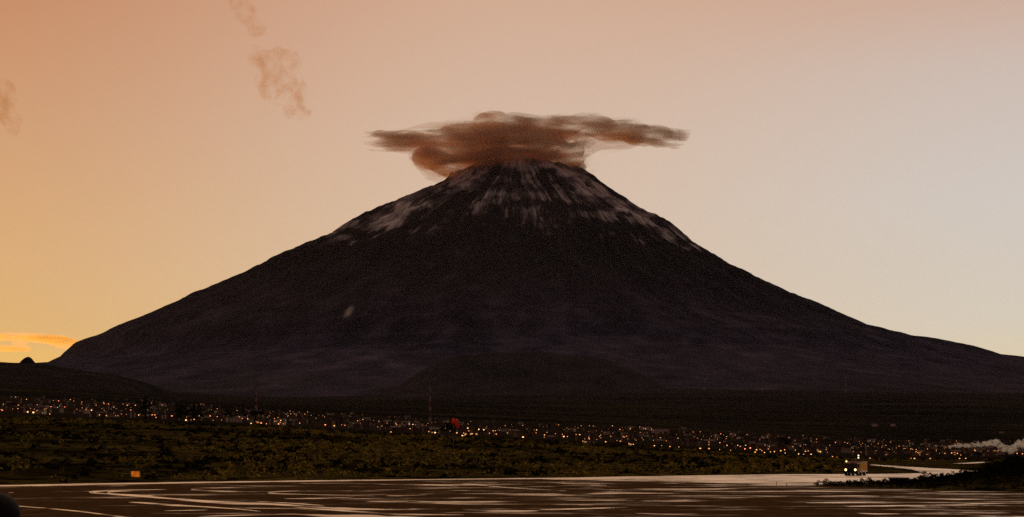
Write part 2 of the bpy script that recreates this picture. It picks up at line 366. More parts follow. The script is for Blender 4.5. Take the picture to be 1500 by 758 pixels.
FILMS = [
    [(-40, 712.6, 1.2), (0, 711.9, 1.3), (160, 709.2, 1.3), (300, 706.8, 1.1), (560, 703.6, 0.9), (700, 702, 0.8), (850, 700.6, 0.8), (1000, 698.2, 0.8)],
    [(245, 717.2, 0.3), (190, 718.2, 0.5), (145, 719.6, 0.8), (127, 721.4, 1.3), (150, 723.2, 0.8), (190, 726, 0.9), (240, 729.8, 1.1), (290, 734, 1.5), (335, 737.2, 2.4), (390, 738.2, 1.6), (450, 742, 1.1), (490, 744.5, 1.1), (570, 746.8, 0.8)],
    [(205, 718.9, 0.25), (162, 720.4, 0.5), (153, 721.9, 0.9), (166, 723.9, 0.6), (195, 725, 0.5), (226, 726.6, 0.5)],
    [(188, 735.8, 0.3), (215, 737.2, 1.2), (255, 740.3, 1.5), (300, 742.6, 0.8), (350, 746, 0.5), (382, 749.4, 0.4)],
    [(322, 715.2, 0.2), (290, 716.2, 0.4), (273, 717.2, 1.0), (300, 718.8, 0.4), (350, 720.0, 0.2)],
    [(440, 719.2, 0.2), (405, 720.6, 0.4), (387, 722.2, 1.2), (410, 723.8, 0.5), (470, 725, 0.25), (550, 727, 0.2)],
    [(618, 710, 0.3), (630, 710.2, 0.9), (650, 711.6, 0.4), (672, 712.6, 0.2)],
    [(676, 709.1, 0.3), (690, 709.5, 0.8), (720, 712.6, 0.5), (755, 715.4, 0.4), (830, 719.4, 0.3)],
    [(862, 711, 0.2), (873, 711.3, 0.7), (890, 711.8, 0.2)],
    [(20, 741.2, 0.6), (70, 745, 0.8), (120, 749.8, 0.9), (165, 755.6, 1.1), (200, 760.6, 1.1)],
    [(678, 747, 0.3), (725, 748.8, 1.6), (760, 748.9, 1.2), (790, 748.6, 0.3)],
    [(290, 757, 0.4), (350, 755, 0.9), (430, 753.4, 0.6), (480, 756, 2.6), (560, 758, 3.0), (640, 760, 1.0)],
    [(430, 743, 0.3), (470, 746.5, 1.0), (520, 749.5, 1.2), (560, 752.6, 1.0), (600, 754, 1.4), (680, 754.6, 0.5)],
    [(375, 735, 0.3), (420, 737, 0.8), (475, 741, 0.6)],
    [(1, 716.5, 0.3), (12, 722, 0.3), (16, 722, 0.8), (20, 722, 0.3)][1:],
    [(240, 748.6, 0.2), (275, 748, 0.7), (305, 747.4, 0.2)],
    [(415, 731, 0.2), (450, 730.6, 0.9), (470, 730.4, 0.6), (520, 728.6, 0.2)],
    [(565, 726.5, 0.3), (590, 726.8, 0.8), (625, 725.2, 0.5)], [(535, 735, 0.2), (560, 735.4, 0.9), (600, 735.3, 0.2)],
    [(930, 752.4, 0.3), (980, 753.6, 1.0), (1025, 753.4, 0.3)], [(790, 746.8, 0.4), (840, 746, 1.1), (920, 743.4, 0.4)],
    [(1240, 742.5, 0.3), (1300, 741.5, 1.0), (1360, 740.6, 0.4)], [(1255, 752, 0.2), (1280, 753.4, 0.8), (1320, 753, 0.2)],
    [(1200, 727.2, 0.3), (1250, 726.8, 0.9), (1290, 727.4, 0.3)], [(1180, 737, 0.3), (1230, 736.6, 1.2), (1300, 736, 0.5)],
]
vv, qq, base = [], [], 0
for i, fpts in enumerate(FILMS):
    A, B = film(fpts)
    n = len(A); vv += [A, B]
    k = np.arange(n - 1)
    qq.append(np.stack([base + k, base + k + 1, base + n + k + 1, base + n + k], -1)); base += 2 * n
    me = bpy.data.meshes.new('rain_water'); np_mesh(me, np.concatenate([A, B]), np.stack([k, k + 1, n + k + 1, n + k], -1))
    me.vertices.foreach_get; me.materials.append(M_puddle)
    if me.polygons[0].normal.z < 0: me.flip_normals()
    o = bpy.data.objects.new('rain_water', me); COL.objects.link(o); o.location.z = 0.0004 * i
    tag(o, kind='structure')

# ------------------------------------------------------------------ volcano
D0, X0 = 17000.0, (753 - CX) / F * 17000.0
LEFT = [(69.7, 530), (90, 520), (101.6, 510), (113, 501), (136, 491.7), (161, 481.8), (177, 474), (203, 465), (232, 454), (247, 447), (276, 434), (308, 420), (340, 407), (370, 394.5),
        (400, 381), (440, 363), (480, 345), (500, 333), (520, 321.7), (551.7, 305), (580, 294), (600, 286), (630, 275), (650, 264), (663, 250), (677, 246.5), (700, 239), (727, 233)]
RIGHT = [(787, 232), (803, 236), (833, 242), (853, 252), (880, 267), (884, 271), (903, 285), (920, 297), (943, 312), (973, 323.5), (993, 338), (1020, 360), (1060, 384), (1100, 404), (1140, 422),
         (1189.5, 440), (1206, 449.5), (1227, 458.5), (1246.5, 463.7), (1262, 470.5), (1282, 472.5), (1303, 475), (1313, 477), (1325, 481.5), (1344, 484.6), (1365, 491.5), (1393, 494.6), (1408, 497),
         (1431, 504), (1453, 515), (1476, 519.5), (1500, 521.5), (1560, 528)]
rr = np.concatenate([np.linspace(0, 1500, 76), np.linspace(1530, 7000, 160), np.linspace(7100, 15000, 70)])
def init_prof(tr):
    t = np.array(tr, float); r = np.abs(t[:, 0] - 753) / F * D0; z = (HY - t[:, 1]) / F * D0 + CH
    o = np.argsort(r); r, z = r[o], z[o]
    r = np.concatenate([[0], r, [8000, 10000, 12500, 15000]]); z = np.concatenate([[zy(230, D0)], z, [560, 330, 150, -50]])
    return np.interp(rr, r, z)
PL, PR = init_prof(LEFT), init_prof(RIGHT)
def z_mtn(x, y):
    dx, dy = x - X0, y - D0
    r = np.hypot(dx, dy) + 1e-6; c = dx / r
    w = sstep(-0.55, 0.55, c)
    z = np.interp(r, rr, PL) * (1 - w) + np.interp(r, rr, PR) * w
    fr = sstep(0.5, 0.88, -dy / r)
    zf = np.interp(r, [0, 4600, 5500, 6500, 7500, 9000, 12000, 15000], [9e3, 1500, 880, 600, 420, 250, 60, -60])
    kk = 160.0
    zf = np.minimum(z, zf) - np.maximum(kk - np.abs(z - zf), 0) ** 2 / (4 * kk)      # soft minimum: the near foot is lower
    return z * (1 - fr) + zf * fr, r, np.arctan2(dy, dx)
dsamp = np.linspace(9000, 21000, 900)
for it in range(14):                 # settle the slopes so that the skyline has the right outline
    for tr, side in ((LEFT, 0), (RIGHT, 1)):
        t = np.array(tr, float); tx = (t[:, 0] - CX) / F
        z, r, _ = z_mtn(tx[:, None] * dsamp[None], np.broadcast_to(dsamp, (len(tx), len(dsamp))))
        e = (z - CH) / dsamp; k = np.argmax(e, 1)
        ratio = ((HY - t[:, 1]) / F) / e[np.arange(len(tx)), k]; rs = r[np.arange(len(tx)), k]
        o = np.argsort(rs); rs, ratio = rs[o], ratio[o]
        cor = np.interp(rr, np.concatenate([[0], rs, [rs[-1] + 2500]]), np.concatenate([[1], ratio, [1]]))
        if side == 0: PL = PL * (1 + 0.7 * (cor - 1))
        else: PR = PR * (1 + 0.7 * (cor - 1))
ks = np.hanning(19); ks /= ks.sum(); PRs = np.convolve(np.pad(PR, 9, 'edge'), ks, 'valid'); PR = np.where(rr > 2500, PRs, PR)
r_rows = np.concatenate([np.linspace(2, 2400, 150), np.linspace(2416, 7000, 170), np.linspace(7060, 14500, 70)])
nth = 1100
th = np.linspace(0, 2 * np.pi, nth, endpoint=False)
# finer towards the viewer (the front is at -90 degrees)
th = th + 0.55 * np.sin(th - np.pi / 2 + np.pi) * -1 * 0.0 + 0.0
RRg, TH = np.meshgrid(r_rows, th, indexing='ij')
mx, my = X0 + RRg * np.cos(TH), D0 + RRg * np.sin(TH)
mz, _, _ = z_mtn(mx, my)
def rad_noise(f, rs, s, o=3):        # noise that runs down the slope; the seam lies behind the mountain
    tt = (TH - np.pi / 2) % (2 * np.pi)
    wob = (fbm(RRg / 500, tt * 6, 3, s + 40) - 0.5) * 0.12
    return fbm((tt + wob) * f, RRg / rs + 3.1, o, s)
g1 = np.abs(rad_noise(7, 2600, 21) - 0.5) * 2
g2 = np.abs(rad_noise(19, 1500, 31) - 0.5) * 2
g3n = rad_noise(50, 600, 33, 3)
amp = sstep(120, 900, RRg) * (1 - 0.88 * sstep(2800, 5200, RRg))
front = 0.35 + 0.65 * sstep(0.0, 0.7, -np.sin(TH))
mz = mz + amp * front * ((g1 - 0.45) * 120 + (g2 - 0.4) * 85 * (1 - sstep(2500, 5000, RRg) * 0.6)) + amp * (g3n - 0.5) * 46 + (fbm(mx / 160, my / 160, 4, 50) - 0.5) * 34 * amp
# snow lies in the gullies near the top
proj_x = CX + mx / my * F; proj_y = HY - (mz - CH) / my * F
streak = rad_noise(34, 1300, 61, 4); streak2 = rad_noise(130, 520, 66, 3); blot = fbm(mx / 190, mz / 120, 4, 70)
sn = streak * 0.56 + streak2 * 0.22 + blot * 0.46 - g2 * 0.10
lim = 0.545 + 0.20 * sstep(1950, 2560, 5100 - mz) 
ang = np.degrees(TH)                  # 180..360 is the near side, 270 faces the viewer
angn = np.where(ang > 90, ang, ang + 360)
lob = (np.exp(-((angn - 219) / 22) ** 2) * 0.25 + np.exp(-((angn - 264) / 7) ** 2) * 0.13 + np.exp(-((angn - 277) / 6) ** 2) * 0.11
       + np.exp(-((angn - 316) / 17) ** 2) * 0.17 + np.exp(-((angn - 238) / 9) ** 2) * 0.10 + np.exp(-((angn - 301) / 7) ** 2) * 0.08 - np.exp(-((angn - 251) / 5) ** 2) * 0.07 - np.exp(-((angn - 290) / 7) ** 2) * 0.10)
top = sstep(3310 - 430, 3310 - 130, mz + (blot - 0.5) * 300) * 0.42
line = sstep(2180, 2560, mz + (streak - 0.5) * 600 + (blot - 0.5) * 500)
dimmer = 1 - 0.45 * np.exp(-((angn - 270) / 22) ** 2) * sstep(3130, 2950, mz)
snow = sstep(-0.04, 0.26, sn + lob + top - 0.625) * line * (0.35 + 0.65 * sstep(0.35, 0.65, blot)) * dimmer
rib = 1 - np.abs(rad_noise(40, 2200, 91, 3) - 0.5) * 2
rib = sstep(0.62, 0.93, rib) * 0.7 + sstep(0.45, 0.6, rad_noise(150, 900, 95, 2)) * 0.35
snow = snow * np.clip(0.30 + rib, 0, 1.15)
snow = np.clip(np.maximum(snow, sstep(3310 - 330, 3310 - 90, mz + (blot - 0.5) * 420 + (streak2 - 0.5) * 160) * (0.75 + 0.35 * blot)), 0, 1)
pat = np.exp(-(((proj_x - 511 - (457 - proj_y) * 0.55) / 5.5) ** 2 + ((proj_y - 457) / 9.5) ** 2)) * (np.sin(TH) < 0)
snow = np.maximum(snow, np.clip(pat * (0.3 + 1.2 * blot) * 0.9 - 0.18, 0, 0.5))
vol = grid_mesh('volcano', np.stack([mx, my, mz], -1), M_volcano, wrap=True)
bmv = bmesh.new(); bmv.from_mesh(vol.data)
bmv.verts.ensure_lookup_table(); bmv.faces.new([bmv.verts[i] for i in range(nth)][::-1]); bmv.to_mesh(vol.data); bmv.free()
vol.data.polygons.foreach_set('use_smooth', np.ones(len(vol.data.polygons), bool))
ravine_shade = 0.5 + (rad_noise(26, 2600, 81, 4) - 0.5) * 0.9 + (rad_noise(75, 900, 85, 3) - 0.5) * 0.7  # downslope streaks of tone, painted in place of the ravines' weak shading
at = vol.data.attributes.new('ravine_shade', 'FLOAT', 'POINT'); at.data.foreach_set('value', ravine_shade.astype(np.float32).ravel())
at = vol.data.attributes.new('snow', 'FLOAT', 'POINT'); at.data.foreach_set('value', snow.astype(np.float32).ravel())
tag(vol, 'dark cone shaped volcano with snow streaks round its cloud capped summit', 'volcano', kind='structure')

# ------------------------------------------------------------------ hills in front of it
def ridge_hill(name, crest, d, sig, seed, base_drop=60, n=240, rough=10, mat=None):
    c = np.array(crest, float)
    px = np.linspace(c[0, 0], c[-1, 0], n); yy = np.interp(px, c[:, 0], c[:, 1])
    k = np.hanning(9); k /= k.sum(); yy = np.convolve(np.pad(yy, 4, 'edge'), k, 'valid')
    v = np.linspace(-2.6, 2.6, 61)
    P = np.zeros((len(v), n, 3))
    for i, t in enumerate(v):
        dep = d + t * sig * np.ones(n)
        x = (px - CX) / F * d * (1 + 0.0 * t)
        g = z_base(x / dep * F + CX, dep) - base_drop
        zc = zy(yy, d)
        z = g + (zc - (z_base(px, np.full(n, d)) - base_drop)) * math.exp(-t * t * 0.9)
        z += (fbm(x / 420 + seed, dep / 420, 5, seed) - 0.5) * rough * 3 * (0.35 + 0.65 * min(1, abs(t)))
        P[i] = np.stack([x, dep, z], -1)
    return tag(grid_mesh(name, P, mat or M_hill), kind='structure')
ridge_hill('foothill', [(-1500, 536), (-700, 531), (-200, 529), (0, 530), (25, 532), (60, 532.5), (85, 537), (120, 543), (155, 547), (188, 555), (212, 566), (232, 580), (250, 596), (262, 612), (280, 630)], 7000, 900, 3, 50, n=420, rough=5)
ridge_hill('rock_knob', [(18, 548), (27, 533.5), (32, 528), (37, 524), (42, 522.6), (46, 524.6), (50, 530.5), (55, 534), (66, 548)], 7900, 60, 5, 30, n=60, rough=2)
ridge_hill('lava_dome', [(520, 600), (560, 580), (592, 560), (622, 541), (650, 528), (672, 522), (700, 519.5), (735, 516), (765, 517.5), (790, 516), (815, 518.5), (840, 519), (862, 523), (885, 526), (905, 533), (925, 540), (945, 551), (965, 562), (1000, 580), (1040, 598)], 9000, 620, 8, 40, n=420, rough=16, mat=M_dome)

# ------------------------------------------------------------------ scrub: ground cover on the field (one mass) 
def leaf_clumps(cent, rad, nleaf, rng, flat=0.6, size=(0.2, 0.45)):
    n = len(cent)
    u = rng.normal(size=(n, nleaf, 3)); u /= np.linalg.norm(u, axis=2, keepdims=True)
    u *= rng.uniform(0.35, 1.0, (n, nleaf, 1)) ** 0.6
    u[..., 2] = np.abs(u[..., 2]) * flat * 1.3
    c = cent[:, None, :] + u * rad[:, None, None]
    a = rng.normal(size=(n, nleaf, 3)); a /= np.linalg.norm(a, axis=2, keepdims=True)
    b2 = np.cross(a, rng.normal(size=(n, nleaf, 3))); b2 /= np.linalg.norm(b2, axis=2, keepdims=True)
    s = (rng.uniform(size[0], size[1], (n, nleaf, 1)) * rad[:, None, None])
    v = np.stack([c - a * s, c + b2 * s * 0.6, c + a * s, c - b2 * s * 0.6], 2).reshape(-1, 3)
    return v, np.arange(len(v)).reshape(-1, 4)
def stuff_mesh(name, v, q, mat):
    me = bpy.data.meshes.new(name); np_mesh(me, v, q); me.materials.append(mat)
    o = bpy.data.objects.new(name, me); COL.objects.link(o); return o
def scatter(n, dlo, dhi, rng, dens, zmin=0.12):
    d = np.sqrt(rng.uniform(dlo ** 2, dhi ** 2, n)); px = rng.uniform(-60, 1560, n)
    x = (px - CX) / F * d
    keep = (sdf(PAVED, x, d) > 1.0) & (rng.uniform(size=n) < dens(x, d))
    px, d, x = px[keep], d[keep], x[keep]
    return np.stack([x, d, z_ground(px, d)], -1)
def mown(c, r):        # the strip between the two taxiways is kept short
    px = c[:, 0] / c[:, 1] * F + CX
    return r * (1 - 0.80 * sstep(1205, 1260, px) * sstep(640, 520, c[:, 1]))
dd = lambda x, y: 0.25 + 0.75 * sstep(0.42, 0.6, fbm(x / 22, y / 22, 3, 80))
c = scatter(9000, 190, 640, RNG, dd)
v, q = leaf_clumps(c, mown(c, np.clip(RNG.lognormal(-0.62, 0.45, len(c)), .2, 1.6)), 22, RNG)
tag(stuff_mesh('scrub', v, q, M_scrub), 'dark low scrub covering the field behind the wet apron', 'scrub', kind='stuff')
dd = lambda x, y: 0.05 + 0.95 * sstep(0.46, 0.60, fbm(x / 30, y / 60, 4, 90))
c = scatter(15000, 190, 640, RNG, dd)
v, q = leaf_clumps(c, mown(c, np.clip(RNG.lognormal(-0.65, 0.45, len(c)), .2, 1.3)), 14, RNG, 0.8)
tag(stuff_mesh('dry_grass', v, q, M_tuft), 'yellow green dry grass tufts among the dark scrub', 'grass', kind='stuff')
c = scatter(5200, 600, 1250, RNG, lambda x, y: 0.6 + 0 * x)
v, q = leaf_clumps(c, RNG.uniform(0.5, 1.3, len(c)), 14, RNG)
tag(stuff_mesh('far_scrub', v, q, M_scrub), 'dark belt of scrub along the near edge of the town', 'scrub', kind='stuff')

# grass on the kerb island
n = 9000
px = RNG.uniform(1180, 1560, n); d = RNG.uniform(150, 320, n); x = (px - CX) / F * d
k = sdf(ISLAND, x, d) < -0.5
c = np.stack([x[k], d[k], z_ground(px[k], d[k])], -1)
v, q = leaf_clumps(c, RNG.uniform(0.18, 0.42, len(c)), 8, RNG, 0.9)
tag(stuff_mesh('island_grass', v, q, M_scrub), 'dark rough grass covering the island beside the wet taxiway', 'grass', kind='stuff')

# shrubs on that island: things of their own
shrub_me = []
for k in range(5):
    rg = np.random.default_rng(100 + k)
    nb = 14
    cc = rg.normal(size=(nb, 3)) * (0.42, 0.42, 0.22) + (0, 0, 0.45)
    cc[:, 2] = np.abs(cc[:, 2]); v, q = leaf_clumps(cc, rg.uniform(0.18, 0.4, nb), 26, rg, 0.8, (0.2, 0.4))
    me = bpy.data.meshes.new('shrub'); np_mesh(me, v, q); me.materials.append(M_scrub); shrub_me.append(me)
SH = [(1196, 711, .5), (1207, 711, .7), (1216, 712, .5), (1231, 712.5, .45), (1244, 712.5, .6), (1258, 713, .6), (1270, 713.5, .8), (1283, 713.5, .6), (1296, 713.5, .75), (1342, 713, 1.0),
      (1352, 712, .9), (1362, 711, 1.1), (1371, 711, .9), (1379, 710, 1.5), (1388, 710, 1.4), (1398, 709, 1.3), (1407, 709, 1.6), (1417, 708, 1.7), (1427, 708, 1.9), (1438, 707, 1.7),
      (1449, 707, 1.9), (1459, 708, 2.2), (1468, 707, 2.4), (1477, 707, 2.6), (1486, 706, 2.5), (1495, 707, 2.6), (1504, 708, 2.4), (1440, 712, 1.2), (1465, 713, 1.3), (1490, 714, 1.4), (1415, 713, 1.0),
      (1390, 713, 0.9), (1365, 714, 0.8), (1452, 716, 0.9), (1480, 718, 0.9), (1310, 714.5, 0.6), (1330, 715, 0.6), (1400, 716, 0.7)]
for i, (px, py, h) in enumerate(SH):
    h0, h = h, h * (0.62 if 1370 < px < 1462 else 0.85 if px >= 1462 else 1)
    g = G(px, py); o = bpy.data.objects.new('shrub', shrub_me[i % 5]); COL.objects.link(o)
    o.location = (g.x, g.y, gz(g.x, g.y) - 0.05); o.scale = (h * 1.15, h * 1.15, h * 0.95); o.rotation_euler.z = i * 2.1
    lab = ('low dark shrub on the narrow tip of the grass island left of the black box' if px < 1306 else
           'dark knee high shrub on the grass island right of the black box' if h0 < 1.35 else 'tall dark shrub on the bank at the right edge of the photo')
    tag(o, lab, 'shrub', 'shrubs on the grass island' if px < 1306 else 'low shrubs right of the black box' if h0 < 1.35 else 'tall shrubs on the right bank')

# ------------------------------------------------------------------ trees
def tree_mesh(kind, seed):
    rg = np.random.default_rng(seed); t = MB(); H = 10.0
    t.cyl((0, 0, -0.3), (0.1, 0, H * 0.55), 0.34, 0.2, 8); t.cyl((0.1, 0, H * 0.55), (0.0, 0.1, H * 0.9), 0.2, 0.05, 7)
    cc, rad = [], []
    if kind == 'conifer':
        for k in range(46):
            h = rg.uniform(0.16, 1.0); a = rg.uniform(0, 6.28); rr_ = (1 - h) * 2.5 * rg.uniform(0.4, 1.0) + 0.15
            p = (rr_ * math.cos(a), rr_ * math.sin(a), h * H); cc.append(p); rad.append(0.35 + 0.75 * (1 - h))
            if k % 3 == 0: t.cyl((0, 0, h * H - 0.3), p, 0.06, 0.02, 5)
    else:
        for k in range(9):
            a = rg.uniform(0, 6.28); h = rg.uniform(0.45, 0.9); r_ = rg.uniform(1.2, 3.0) * (1.25 - h)* 1.5
            e = (r_ * math.cos(a), r_ * math.sin(a), h * H); t.cyl((0.05, 0, H * (0.3 + 0.03 * k)), e, 0.12, 0.03, 6)
            for q_ in range(6):
                cc.append(tuple(np.array(e) + rg.normal(size=3) * (0.8, 0.8, 0.6))); rad.append(rg.uniform(0.5, 1.1))
    v, q = leaf_clumps(np.array(cc), np.array(rad), 30, rg, 0.9, (0.22, 0.42))
    tm = t.mesh('trunk', M_bark); cm = bpy.data.meshes.new('crown'); np_mesh(cm, v, q); cm.materials.append(M_leaf)
    return tm, cm
TM = {('conifer', k): tree_mesh('conifer', 200 + k) for k in range(3)}
TM.update({('broad', k): tree_mesh('broad', 220 + k) for k in range(4)})
def tree(px, ytop, ybase, d, kind, k, label, group=None, wide=1.0):
    h = (ybase - ytop) / F * d; x = (px - CX) / F * d
    name = 'conifer_tree' if kind == 'conifer' else 'broadleaf_tree'
    z = gz(x, d); zb = zy(ybase, d)
    root = empty(name, (x, d, z - 0.2), px * 1.3); s = max(h, zy(ytop, d) - z) / 10.0
    root.scale = (s * wide, s * wide, s)
    for nm, me in zip(('trunk', 'crown'), TM[(kind, k)]):
        o = bpy.data.objects.new(nm, me); COL.objects.link(o); o.parent = root
    tag(root, label, 'tree', group)
tree(213, 580, 600, 1500, 'conifer', 0, 'tallest dark conifer rising above the left hillside lights', None, 1.5)
tree(260, 589, 606, 1450, 'conifer', 1, 'slim dark tree left of the dark tree clump on the town edge', None, 1.2)
tree(272, 591, 607, 1400, 'broad', 0, 'rounded dark tree at the left end of the dark tree clump', None, 1.2)
tree(283, 589, 608, 1420, 'conifer', 2, 'pointed dark conifer in the middle of the dark tree clump', None, 1.3)
tree(293, 597, 609, 1400, 'broad', 1, 'small dark tree at the right end of the dark tree clump', None, 1.2)
tree(357, 590, 607, 1900, 'conifer', 0, 'thin dark conifer just left of the red lattice mast', None, 0.7)
tree(374, 597, 617, 1500, 'broad', 2, 'wide dark tree standing at the foot of the red lattice mast', None, 1.4)
tree(335, 599, 612, 1500, 'broad', 3, 'dark rounded tree beside a bright lamp left of the mast tree', None, 1.0)
tree(655, 620, 646, 900, 'broad', 0, 'big black tree just left of the red windsock', None, 0.8)
tree(662, 628, 648, 880, 'broad', 1, 'black bushy tree directly under the red windsock', None, 0.9)
tree(630, 626, 641, 1300, 'broad', 2, 'dark tree left of the windsock behind a lit house', None, 1.1)
tree(640, 629, 642, 1250, 'broad', 3, 'dark tree between the lit house and the windsock tree', None, 1.0)
tree(1433, 662, 676, 800, 'broad', 2, 'wide dark tree below the smoke plume', None, 1.7)
tree(1150, 641, 656, 2000, 'broad', 1, 'dark tree on the upper edge of the town right of the middle', None, 1.5)
tree(1196, 668, 678, 700, 'broad', 3, 'low dark tree on the field edge left of the fire truck', None, 1.2)
TB = [(20, 594), (52, 590), (75, 597), (110, 588), (140, 598), (168, 591), (190, 600), (232, 601), (310, 605), (320, 612), (405, 610), (430, 613), (462, 612), (500, 620), (540, 622), (575, 618), (600, 628), (735, 630),
      (780, 634), (805, 628), (842, 640), (905, 640), (930, 648), (985, 640), (1020, 650), (1060, 647), (1085, 655), (1120, 652), (1180, 652), (1215, 660), (1300, 656), (1340, 664), (1375, 660), (1475, 664), (1490, 668)]
for i, (px, py) in enumerate(TB):
    d = find_d(px, py + 1, 0)
    hpx = random.uniform(6, 10) / F * d
    tree(px, py - hpx / d * F * 0.8, py, d, random.choice(['broad', 'broad', 'conifer']), i % 3,
         'small dark tree among the town lamps on the left hillside' if px < 620 else 'small dark tree among the town lamps right of the windsock', 'town trees left of the windsock' if px < 620 else 'town trees right of the windsock', 1.1)

# ------------------------------------------------------------------ houses
def house_mesh(w, dp, h, storeys, mat, lit, seed, gable=False):
    rg = random.Random(seed); b = MB()
    b.box(-w / 2, w / 2, -dp / 2, dp / 2, -1.5, h, 0)
    if gable:
        v = [b.bm.verts.new(c) for c in ((-w / 2 - .4, -dp / 2 - .4, h), (w / 2 + .4, -dp / 2 - .4, h), (w / 2 + .4, dp / 2 + .4, h), (-w / 2 - .4, dp / 2 + .4, h), (-w / 2 - .4, 0, h + 1.7), (w / 2 + .4, 0, h + 1.7))]
        for f in ((0, 1, 5, 4), (2, 3, 4, 5), (0, 4, 3), (1, 2, 5), (3, 2, 1, 0)):
            b.bm.faces.new([v[i] for i in f]).material_index = 1
    else:
        b.box(-w / 2 - .12, w / 2 + .12, -dp / 2 - .12, dp / 2 + .12, h, h + .18, 1)
        for (a0, a1, c0, c1) in ((-w / 2, w / 2, -dp / 2, -dp / 2 + .2), (-w / 2, w / 2, dp / 2 - .2, dp / 2), (-w / 2, -w / 2 + .2, -dp / 2 + .2, dp / 2 - .2), (w / 2 - .2, w / 2, -dp / 2 + .2, dp / 2 - .2)):
            b.box(a0, a1, c0, c1, h + .18, h + .75, 0)
        b.cyl((w * .25, dp * .2, h + .18), (w * .25, dp * .2, h + 1.7), .55, n=10, mi=1)      # water tank
    for s in range(storeys):
        z0 = s * 2.9 + 1.0; nx = max(2, int(w / 3.2))
        for k in range(nx):
            xc = -w / 2 + (k + .5) * w / nx
            if s == 0 and k == nx // 2: b.box(xc - .5, xc + .5, -dp / 2 - .05, -dp / 2 + .05, 0, 2.1, 2)
            else: b.box(xc - .6, xc + .6, -dp / 2 - .05, -dp / 2 + .05, z0, z0 + 1.2, 3 if (lit and rg.random() < .12) else 2)
            b.box(xc - .7, xc + .7, -dp / 2 - .16, -dp / 2 - .052, z0 - .12, z0 - .01, 0)
    return b.mesh('house', [mat, M_roof, M_glass, M_lit])
HM = []
for k in range(14):
    st = 1 + (k % 3 > 0); HM.append(house_mesh(random.uniform(8, 15), random.uniform(7, 11), 2.9 * st + .3, st, M_plaster[k % 4], k % 2 == 0, k, k % 5 == 4))
placed = []
def put_house(px, py, me, label, group, sc=1.0, rz=None, lo=1050):
    d = find_d(px, py, 0, lo); x = (px - CX) / F * d
    o = bpy.data.objects.new('house', me); COL.objects.link(o)
    o.location = (x, d, gz(x, d)); o.rotation_euler.z = random.uniform(-.6, .6) if rz is None else rz; o.scale = (sc,) * 3
    tag(o, label, 'house', group); return o
town_top = lambda px: np.interp(px, [0, 200, 375, 480, 750, 1000, 1125, 1300, 1500], [581, 586, 600, 605, 619, 629, 634, 645, 645])
town_bot = lambda px: np.interp(px, [0, 375, 750, 1000, 1150, 1250, 1350, 1500], [606, 622, 641, 653, 663, 668, 669, 669])
cnt = 0
while cnt < 283:
    px = random.uniform(-15, 1515); a, b_ = town_top(px), town_bot(px)
    py = a + (b_ - a) * random.random() ** 0.85
    if any(abs(px - q0) < 4 and abs(py - q1) < 1.3 for q0, q1 in placed): continue
    placed.append((px, py)); me = HM[random.randrange(14)]
    put_house(px, py, me, sc=random.uniform(.6, .95), label='dim flat roofed town house on the hillside left of the windsock' if px < 640 else 'dim town house between the windsock and the fire truck' if px < 1250 else 'dim town house behind the far taxiway at right',
              group='left hillside houses' if px < 640 else 'middle town houses' if px < 1250 else 'right town houses')
    cnt += 1
# houses that stand out
def big_house(px, py, wpx, hpx, mat, label, lit=0.0, lo=1050, gable=False):
    d = find_d(px, py, 0, lo); w = wpx / F * d; h = hpx / F * d; x = (px - CX) / F * d
    root = empty('house', (x, d, gz(x, d)), math.atan2(-x, d) * 1.0)
    b = MB(); b.box(-w / 2, w / 2, -4, 4, -2, h); b.build('wall', mat, root)
    b = MB()
    if gable:
        v = [b.bm.verts.new(c) for c in ((-w / 2 - .4, -4.4, h), (w / 2 + .4, -4.4, h), (w / 2 + .4, 4.4, h), (-w / 2 - .4, 4.4, h), (-w / 2 - .4, 0, h + 1.6), (w / 2 + .4, 0, h + 1.6))]
        for f in ((0, 1, 5, 4), (2, 3, 4, 5), (0, 4, 3), (1, 2, 5), (3, 2, 1, 0)): b.bm.faces.new([v[i] for i in f])
    else: b.box(-w / 2 - .4, w / 2 + .4, -4.4, 4.4, h, h + .35)
    b.build('roof', M_roof, root)
    n = max(2, int(w / 5))
    for k in range(n):
        xc = -w / 2 + (k + .5) * w / n
        MB().box(xc - .9, xc + .9, -4.06, -3.95, h * .35, h * .35 + min(1.5, h * .45)).build('window', M_lit if random.random() < lit else M_glass, root)
    if lit: 
        MB().box(-w / 2 + .5, -w / 2 + 1.1, -4.9, -4.002, h - .5, h - .25).build('wall_lamp', M_lamp['warm'], root)
    tag(root, label, 'house'); return root
PINK = simple('lamplit_pink_plaster', (0.80, 0.52, 0.44), (0.68, 0.45, 0.38), 0.3)  # pink plaster with the glow of wall lamps put into its colour
big_house(945, 630.0, 17, 5, PINK, 'pale pink left block of the long building on the upper town edge', .3)
big_house(967, 635.5, 26, 6.5, PINK, 'long pale pink building stepping down on the upper town edge', .2)
big_house(862, 651, 19, 5, M_plaster[2], 'long pale house at the lower town edge left of the pink building', .4)
big_house(927, 654.5, 14, 5, M_plaster[2], 'pale house with a lamp on the lower town edge below the pink building', .6)
big_house(637, 637, 15, 8, M_plaster[2], 'lamplit cream house left of the red windsock', .8, gable=True)
big_house(690, 639, 24, 5, M_plaster[0], 'amber lit low building just right of the red windsock', .9)
big_house(1201, 664.5, 9, 6, M_plaster[2], 'small pale lit house left above the fire truck', .6)
big_house(215, 607, 12, 4, M_plaster[2], 'pale lit house under the tallest conifer on the left hillside', .9)
big_house(165, 611.5, 20, 3, M_plaster[2], 'long pale low building at the lower edge of the left hillside lights', .2)
big_house(382, 621, 16, 3.5, M_plaster[2], 'long pale building below the red lattice mast', .7)
big_house(1179, 644, 7, 3, M_plaster[2], 'tiny pale house alone at the upper town edge', 0)
